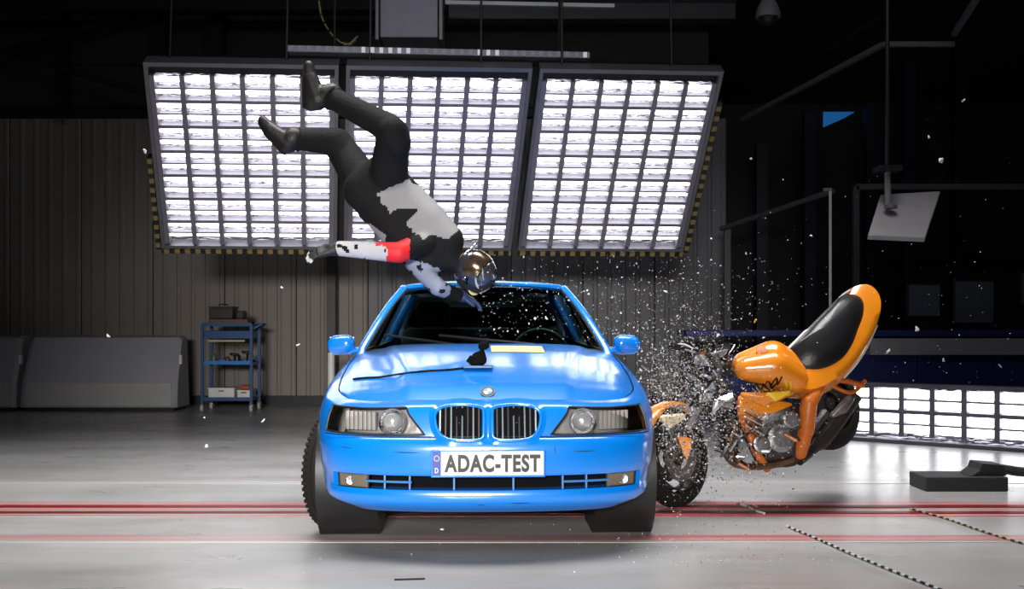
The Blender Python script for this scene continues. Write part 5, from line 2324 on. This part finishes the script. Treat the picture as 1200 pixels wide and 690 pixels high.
for x in (-tw / 2, tw / 2):
    for y in (-td / 2, td / 2):
        mb = MB()
        mb.box((x, y, (0.1 + tz(380)) / 2), (0.035, 0.035, tz(380) - 0.1))
        mb.build('post', M_BLUEC, tr, smooth=0)
        mb = MB()
        mb.lathe([(0.0, -0.018), (0.045, -0.018), (0.05, -0.01), (0.05, 0.01), (0.045, 0.018), (0.0, 0.018)], Matrix.Translation((x, y, 0.052)) @ Matrix.Rotation(math.pi / 2, 4, 'Y'), 18)
        cs = mb.build('caster', mat('caster_grey', (0.45, 0.45, 0.45), 0.4), tr)
        mb = MB()
        mb.box((x, y, 0.09), (0.05, 0.05, 0.03))
        mb.build('caster_fork', M_CHROME, cs, smooth=0)
M_BRIGHTB = mat('bright_blue_shelf', (0.01, 0.20, 0.62), 0.4)
for py, m in ((381, M_BLUEC), (425, M_BRIGHTB), (467, M_BLUEC)):
    mb = MB()
    z = tz(py)
    mb.box((0, 0, z), (tw, td, 0.03))
    for y in (-td / 2, td / 2):
        mb.box((0, y, z + 0.012), (tw, 0.012, 0.04))
    mb.build('shelf', m, tr, smooth=0)
mb = MB()
mb.box((0, 0, tz(392)), (tw - 0.04, td - 0.02, 0.10))
dr_ = mb.build('drawer', M_BLUEC, tr, smooth=0, bevel=0.004)
mb = MB()
mb.box((0, -td / 2 - 0.01, tz(399)), (tw - 0.16, 0.02, 0.025))
mb.build('drawer_handle', mat('brass_strip', (0.5, 0.38, 0.14), 0.4), dr_, smooth=0)
mb = MB()
mb.tube([(tw / 2, -0.12, tz(385)), (tw / 2 + 0.1, -0.12, tz(380)), (tw / 2 + 0.1, 0.12, tz(380)), (tw / 2, 0.12, tz(385))], 0.014, 8)
mb.build('push_handle', M_BLUEC, tr)
tag(tr, 'blue wheeled tool trolley with three shelves against the ribbed wall', 'trolley')


def prop(name, px, py_bottom, w, d_, h, m, label, cat, y=0.0, group=None, bev=0.01, extra=None):
    o = empty(name, (tc.x + tx_(px), TY + y, tz(py_bottom)))
    mb = MB()
    mb.box((0, 0, h / 2), (w, d_, h))
    mb.build('case_body' if 'case' in name else 'box_body', m, o, smooth=0, bevel=bev)
    if extra:
        extra(o, w, d_, h)
    return tag(o, label, cat, group)


def lid(o, w, d_, h):
    mb = MB()
    mb.box((0, 0, h + 0.008), (w + 0.012, d_ + 0.012, 0.022))
    mb.build('lid', M_BLACK, o, smooth=0)
    mb = MB()
    mb.tube([(-0.06, 0, h + 0.015), (-0.05, 0, h + 0.045), (0.05, 0, h + 0.045), (0.06, 0, h + 0.015)], 0.008, 6)
    mb.build('carry_handle', M_BLACK, o)


M_BROWN = mat('brown_tray', (0.12, 0.045, 0.02), 0.5)
prop('tray_case', 272, 379, 0.5, 0.38, 0.06, M_BROWN, 'flat brown tray lying on top of the trolley', 'tray')
prop('equipment_case', 262, 373.5, 0.30, 0.26, 0.14, M_BLACK, 'black equipment case on the brown tray atop the trolley', 'case', extra=lid)
prop('battery_case', 283, 373.5, 0.09, 0.2, 0.10, M_BLACK, 'small black case right of the larger case atop the trolley', 'case')


def handle_cut(o, w, d_, h):
    mb = MB()
    mb.box((0, -d_ / 2 - 0.003, h * 0.7), (0.07, 0.008, 0.02))
    mb.build('grip_slot', M_GREYPL, o, smooth=0)
    mb = MB()
    mb.box((0, 0, h - 0.005), (w + 0.01, d_ + 0.01, 0.012))
    mb.build('box_rim', M_WHITE, o, smooth=0)


prop('storage_box', 263, 465.5, 0.33, 0.3, 0.13, M_WHITE, 'larger white box on the lowest trolley shelf', 'box', extra=handle_cut)
prop('storage_box', 289, 465.5, 0.17, 0.3, 0.10, M_WHITE, 'smaller white box on the lowest trolley shelf', 'box', extra=handle_cut)
prop('red_pouch', 288, 456.3, 0.12, 0.12, 0.06, mat('red_pouch', (0.45, 0.06, 0.03), 0.6), 'red pouch lying on the smaller white trolley box', 'pouch', bev=0.02)
for k, (px, w, h, m, lb, nm) in enumerate(((252, 0.07, 0.10, mat('green_can', (0.10, 0.16, 0.05), 0.5), 'green can at the left end of the middle trolley shelf', 'spray_can'),
                                           (268, 0.06, 0.07, M_BROWN, 'brown pot on the middle trolley shelf', 'brown_pot'),
                                           (279, 0.09, 0.10, M_BLACK, 'black tool head on the middle trolley shelf', 'power_tool'),
                                           (293, 0.07, 0.13, M_BLACK, 'tall black tool at the right end of the middle trolley shelf', 'power_tool'))):
    o = empty(nm, (tc.x + tx_(px), TY - 0.05, tz(423.5)))
    mb = MB()
    mb.lathe([(0.0, 0.0), (w / 2, 0.0), (w / 2, h * 0.75), (w * 0.3, h * 0.88), (w * 0.3, h * 0.95), (0, h * 0.95)], None, 16)
    mb.build('canister', m, o)
    mb = MB()
    mb.lathe([(0.0, h), (w * 0.2, h), (w * 0.22, h * 0.95)], None, 12)
    if nm == 'power_tool':
        mb.hull([((0, 0, h * 0.9), 0.02), ((-0.08, 0, h * 0.95), 0.018)], sub=1)
    mb.build('cap', M_BLACK, o)
    tag(o, lb, 'can' if 'can' in nm or 'pot' in nm else 'tool')

# white marker post behind the car, left of the fender
root = empty('marker_post', P(388, 470, 13.0).xyz * 1)
root.location.z = 0
mb = MB()
zt_ = CAMH - (413 - HORIZON) / FPX * 13.0
mb.tube([(0, 0, 0.02), (0, 0, zt_)], 0.045, 12)
mb.build('post_tube', M_WHITE, root)
mb = MB()
mb.lathe([(0.0, 0.03), (0.1, 0.03), (0.12, 0.0)], None, 20)
mb.build('post_base', M_BLACK, root)
tag(root, 'short white post behind the car, seen under its left mirror', 'post')

# ---------------------------------------------------------------- right side: floor block, cords
root = empty('floor_stop', (P(1135, 578, 7.1).x, 7.2, 0))
X0 = P(1135, 578, 7.1).x


def fx(px, Y=7.05):
    return (px - 600) / FPX * Y - X0


def fz(py, Y=7.05):
    return CAMH - (py - HORIZON) / FPX * Y


M_STOP = mat('stop_dark_grey', (0.035, 0.035, 0.038), 0.6)
mb = MB()
mb.box(((fx(1085) + fx(1182)) / 2, 0, fz(559) / 2), (fx(1182) - fx(1085), 0.30, fz(559)))
mb.build('foot_block', M_STOP, root, smooth=0, bevel=0.008)
mb = MB()
a = [(fx(1142), -0.1, fz(559)), (fx(1184), -0.1, fz(559)), (fx(1182), -0.1, fz(546)), (fx(1155), -0.1, fz(544)), (fx(1152), -0.1, fz(552))]
mb.prism(a, (0, 0.2, 0))
mb.build('step_block', M_STOP, root, smooth=0, bevel=0.006)
mb = MB()
mb.tube([(fx(1180), 0, fz(552)), (fx(1205), 0, fz(556)), (fx(1260), 0.0, fz(560))], 0.032, 8)
mb.build('arm', M_STOP, root)
tag(root, 'dark grey stepped stop block on the floor at the right', 'block')


def striped_cord(name, pts, label, r, m1, m2, seg=0.03, duty=2):
    """cord along the floor, alternating dark and light lengths as parts"""
    root = empty(name, pts[0])
    path = catmull([p - pts[0] for p in pts], 40)
    L = [0]
    for i in range(len(path) - 1):
        L.append(L[-1] + (path[i + 1] - path[i]).length)
    tot = L[-1]

    def at(s):
        i = min(range(len(L)), key=lambda k: abs(L[k] - s))
        return path[i]
    n = int(tot / seg)
    A, Bm = MB(), MB()
    for k in range(n):
        a, b = at(k * seg), at((k + 1) * seg)
        if (b - a).length < 1e-4:
            continue
        (A if k % duty else Bm).tube([a, b], r, 6)
    A.build('cord_dark', m1, root)
    tag(Bm.build('cord_light', m2, root), kind='stuff')
    root.children[0]['kind'] = 'stuff'
    tag(root, label, 'cord')


def fl(px, py, z=0.008):
    Y = floor_y(py)
    return Vector(((px - 600) / FPX * Y, Y, z))


striped_cord('striped_cord', [fl(922, 618), fl(960, 634), fl(1010, 656), (fl(1095, 690)), fl(1140, 706)], 'black and white cord running from the red stripe to the bottom edge', 0.006, M_BLACK, M_WHITE, 0.03)
striped_cord('striped_cord', [fl(864, 592, 0.012), fl(874, 595, 0.012), fl(884, 600, 0.012), fl(896, 604, 0.012)], 'short pale cord piece on the red stripe below the motorcycle', 0.008, M_WHITE, M_SHARDO, 0.04, 3)
striped_cord('striped_cord', [fl(1066, 598, 0.012), fl(1085, 603, 0.01), fl(1108, 609), fl(1140, 620), fl(1170, 630), fl(1215, 643)], 'yellowish dashed cord leaving the right picture edge', 0.006, M_BLACK, mat('cord_yellow', (0.6, 0.5, 0.25), 0.5), 0.03)
mb = MB()
mb.tube([fl(462, 680, 0.004), fl(498, 679, 0.004)], 0.004, 5)
tag(mb.build('floor_seam_rod', M_BLACK), 'short thin dark rod on the floor near the bottom edge', 'rod')

# ---------------------------------------------------------------- right background: dark lab
M_LABGREY = mat('lab_frame_grey', (0.10, 0.10, 0.105), 0.5)
M_LABWALL = mat('lab_wall', (0.012, 0.012, 0.015), 0.7, var=0.15, scale=2)
mb = MB()
mb.box((6.4, 16.0, 2.2), (7.2, 0.12, 4.4))
lw = mb.build('wall_lab', M_LABWALL, smooth=0)
tag(lw, 'dark laboratory wall behind the counter', kind='structure')
for i, (a, b, w, m, lb) in enumerate((
        (P(1003, 470, 13.5), P(1003, 218, 13.5), 0.07, M_LABGREY, 'grey upright of the dark lab frame, nearest the motorcycle tail'),
        (P(1003, 219, 13.5), P(1260, 219, 13.5), 0.07, M_LABGREY, 'grey horizontal beam of the dark lab frame'),
        (P(852, 470, 13.5), P(852, 268, 13.5), 0.08, M_LABGREY, 'grey upright behind the splinter cloud'),
        (P(845, 268, 13.4), P(976, 224, 11.5), 0.05, M_LABGREY, 'thin grey beam sloping up to the pale pole'),
        (P(870, 140, 13.4), P(1035, 52, 11.0), 0.05, M_LABGREY, 'long sloping rail under the dark ceiling at right'),
        (P(1035, 52, 11.0), P(1118, 52, 11.0), 0.05, M_LABGREY, 'short level rail joining the long sloping rail'),
        (P(1118, 40, 10.8), P(1150, -10, 10.0), 0.05, M_LABGREY, 'short steep rail in the upper right corner'),
        (P(960, 66, 12.0), P(1030, 22, 11.0), 0.04, M_DARK, 'dark rail above the long sloping rail'))):
    bar('frame_beam', a, b, w, m, lb, 'beam')
for i, (px, y0, y1, lb) in enumerate(((842, 190, 470, 'navy column right of the light panels'), (892, 170, 470, 'navy column above the motorcycle tank'), (948, 130, 470, 'navy column left of the pale pole'),
                                      (1020, 120, 470, 'navy column behind the hanging white lamp'), (1064, 70, 470, 'navy column right of the hanging white lamp'), (1122, 30, 470, 'tall navy column at the far right'))):
    a, b = P(px, y1, 15.2), P(px, y0, 15.2)
    a.z = 0
    bar('blue_column', a, b, (0.16, 0.16), M_NAVY, lb, 'column')
# pale pole
a = P(973, 222, 10.8)
root = empty('pale_pole', (a.x, 10.8, 0))
mb = MB()
mb.tube([(0, 0, 0.02), (0, 0, a.z)], 0.015, 8)
mb.build('pole_tube', mat('pole_pale', (0.6, 0.6, 0.6), 0.4), root)
mb = MB()
mb.lathe([(0.0, 0.03), (0.12, 0.03), (0.14, 0.0)], None, 20)
mb.build('pole_foot', M_DARK, root)
mb = MB()
mb.box((-0.03, 0, a.z), (0.08, 0.03, 0.03))
mb.build('pole_hook', M_GREYPL, root, smooth=0)
tag(root, 'thin pale vertical pole rising behind the motorcycle seat', 'pole')
# hanging white square lamp
c4 = [P(1031, 233, 9.7), P(1101, 229, 9.7), P(1083, 284, 9.2), P(1016, 281, 9.2)]
cen = sum(c4, Vector()) / 4
root = empty('hanging_lamp', cen)
nrm = (c4[1] - c4[0]).cross(c4[3] - c4[0]).normalized()
if nrm.z < 0:
    nrm = -nrm
mb = MB()
mb.prism([p - cen for p in c4], nrm * 0.05)
M_LAMPW = mat('lamp_white', (0.40, 0.385, 0.40), 0.5)
mb.build('lamp_panel', M_LAMPW, root, smooth=0, bevel=0.01)
mb = MB()
mb.prism([(p - cen) * 0.8 - nrm * 0.012 for p in c4], nrm * 0.012)
mb.build('lamp_glass', M_LAMPW, root, smooth=0, bevel=0.004)
pa = P(1040, 250, 9.5) - cen
mb = MB()
mb.tube([pa + nrm * 0.03, P(1040, 201, 9.5) - cen], 0.026, 10)
mb.build('lamp_stem', mat('stem_grey', (0.25, 0.25, 0.26), 0.4), root)
mb = MB()
mb.lathe([(0.0, 0.03), (0.05, 0.03), (0.06, 0.0), (0.0, 0.0)], Matrix.Translation(pa + nrm * 0.045 + Vector((0, -0.06, 0))), 16)
mb.build('lamp_joint', M_LABGREY, root)
mb = MB()
top = P(1040, 201, 9.5) - cen
mb.box(top + Vector((0, 0, 0.02)), (0.2, 0.2, 0.05))
mb.tube([top, Vector((top.x, top.y, HZ - cen.z))], 0.02, 8)
mb.build('ceiling_mount', M_DARK, root)
tag(root, 'white square lamp panel hanging from a stem at the right', 'lamp')
# dome camera
dc = P(900, 14, 11.0)
root = empty('dome_camera', dc)
mb = MB()
mb.lathe([(0.0, 0.14), (0.06, 0.135), (0.10, 0.07), (0.125, 0.0), (0.13, -0.06), (0.10, -0.06)], None, 24)
mb.tube([(0, 0, 0.13), (0, 0, HZ - dc.z)], 0.015, 8)
mb.build('camera_hood', mat('dome_grey', (0.16, 0.16, 0.16), 0.5), root)
mb = MB()
mb.lathe([(0.10, -0.06), (0.09, -0.10), (0.05, -0.135), (0.0, -0.145)], None, 24)
mb.build('camera_dome', M_BLACK, root)
tag(root, 'grey dome camera hanging near the top right of the light panels', 'camera')
# small blue pennant-shaped panel on the upper lab front
pts = [P(965, 131, 15.92), P(1002, 131, 15.92), P(990, 138, 15.92), P(965, 149, 15.92)]
mb = MB()
c = sum(pts, Vector()) / 4
mb.prism([p - c for p in pts], (0, 0.03, 0))
o = mb.build('lit_window_corner', mat('blue_screen', (0.01, 0.08, 0.25), 0.4, emit=(0.02, 0.2, 0.6), estr=0.35), smooth=0)
o.location = c
tag(o, 'small glowing blue screen corner high on the dark right side', 'screen')

# counter
CY = 12.4
root = empty('lab_counter', ((P(1110, 420, CY)).x, CY, 0))
cx0, cx1 = P(800, 0, CY).x - root.location.x, P(1330, 0, CY).x - root.location.x


def cz(py):
    return CAMH - (py - HORIZON) / FPX * CY


xm = P(1008, 0, CY).x - root.location.x
mb = MB()
mb.box(((xm + cx1) / 2, 0, (cz(396) + cz(415)) / 2), (cx1 - xm, 0.7, cz(396) - cz(415)))
mb.build('counter_band', mat('counter_band_grey', (0.42, 0.42, 0.44), 0.5), root, smooth=0, bevel=0.006)
mb = MB()
mb.box(((cx0 + cx1) / 2, 0.05, cz(390)), (cx1 - cx0, 0.75, 0.07))
mb.build('counter_top', M_LABBLUE, root, smooth=0, bevel=0.006)
n_p = 6
wp = (cx1 - cx0) / n_p
for k in range(n_p):
    mb = MB()
    mb.box((cx0 + (k + 0.5) * wp, 0.05, cz(415) / 2), (wp - 0.01, 0.6, cz(415)))
    mb.build('front_panel', M_LABBLUE, root, smooth=0)
tag(root, 'long blue laboratory counter with a grey band behind the floor lights', 'counter')
# monitors and boxes on the counter
for k, (px0, px1, py0, py1, lb) in enumerate(((1062, 1102, 332, 372, 'dim grey-blue monitor on the counter, left of the wider one'), (1116, 1165, 328, 380, 'wide dark monitor on the counter'), (1194, 1240, 318, 358, 'black-framed monitor cut by the right picture edge'))):
    a, b = P(px0, py1, 12.6), P(px1, py0, 12.6)
    root = empty('monitor', ((a.x + b.x) / 2, 12.6, cz(386)))
    zc_ = (a.z + b.z) / 2 - root.location.z
    mb = MB()
    mb.box((0, 0, zc_), (b.x - a.x, 0.05, b.z - a.z))
    mb.build('screen_case', M_BLACK, root, smooth=0, bevel=0.006)
    mb = MB()
    mb.box((0, -0.027, zc_), (b.x - a.x - 0.04, 0.006, b.z - a.z - 0.04))
    mb.build('screen', mat('dim_screen', (0.11, 0.12, 0.15), 0.3), root, smooth=0)
    mb = MB()
    mb.box((0, 0.03, zc_ / 2), (0.06, 0.04, zc_))
    mb.box((0, 0.0, 0.008), (0.25, 0.18, 0.016))
    mb.build('stand', M_BLACK, root, smooth=0)
    tag(root, lb, 'monitor')
a = P(1170, 387, 12.3)
root = empty('desk_telephone', (a.x, 12.3, cz(386)))
mb = MB()
mb.box((0, 0, 0.04), (0.16, 0.18, 0.06), taper=0.8)
mb.build('phone_base', M_BLACK, root, smooth=0, bevel=0.008)
mb = MB()
mb.hull([((-0.06, -0.02, 0.09), 0.022), ((0.06, -0.02, 0.09), 0.022)], sub=1)
mb.build('phone_handset', M_BLACK, root)
tag(root, 'small black device on the counter below the wide monitor', 'telephone')
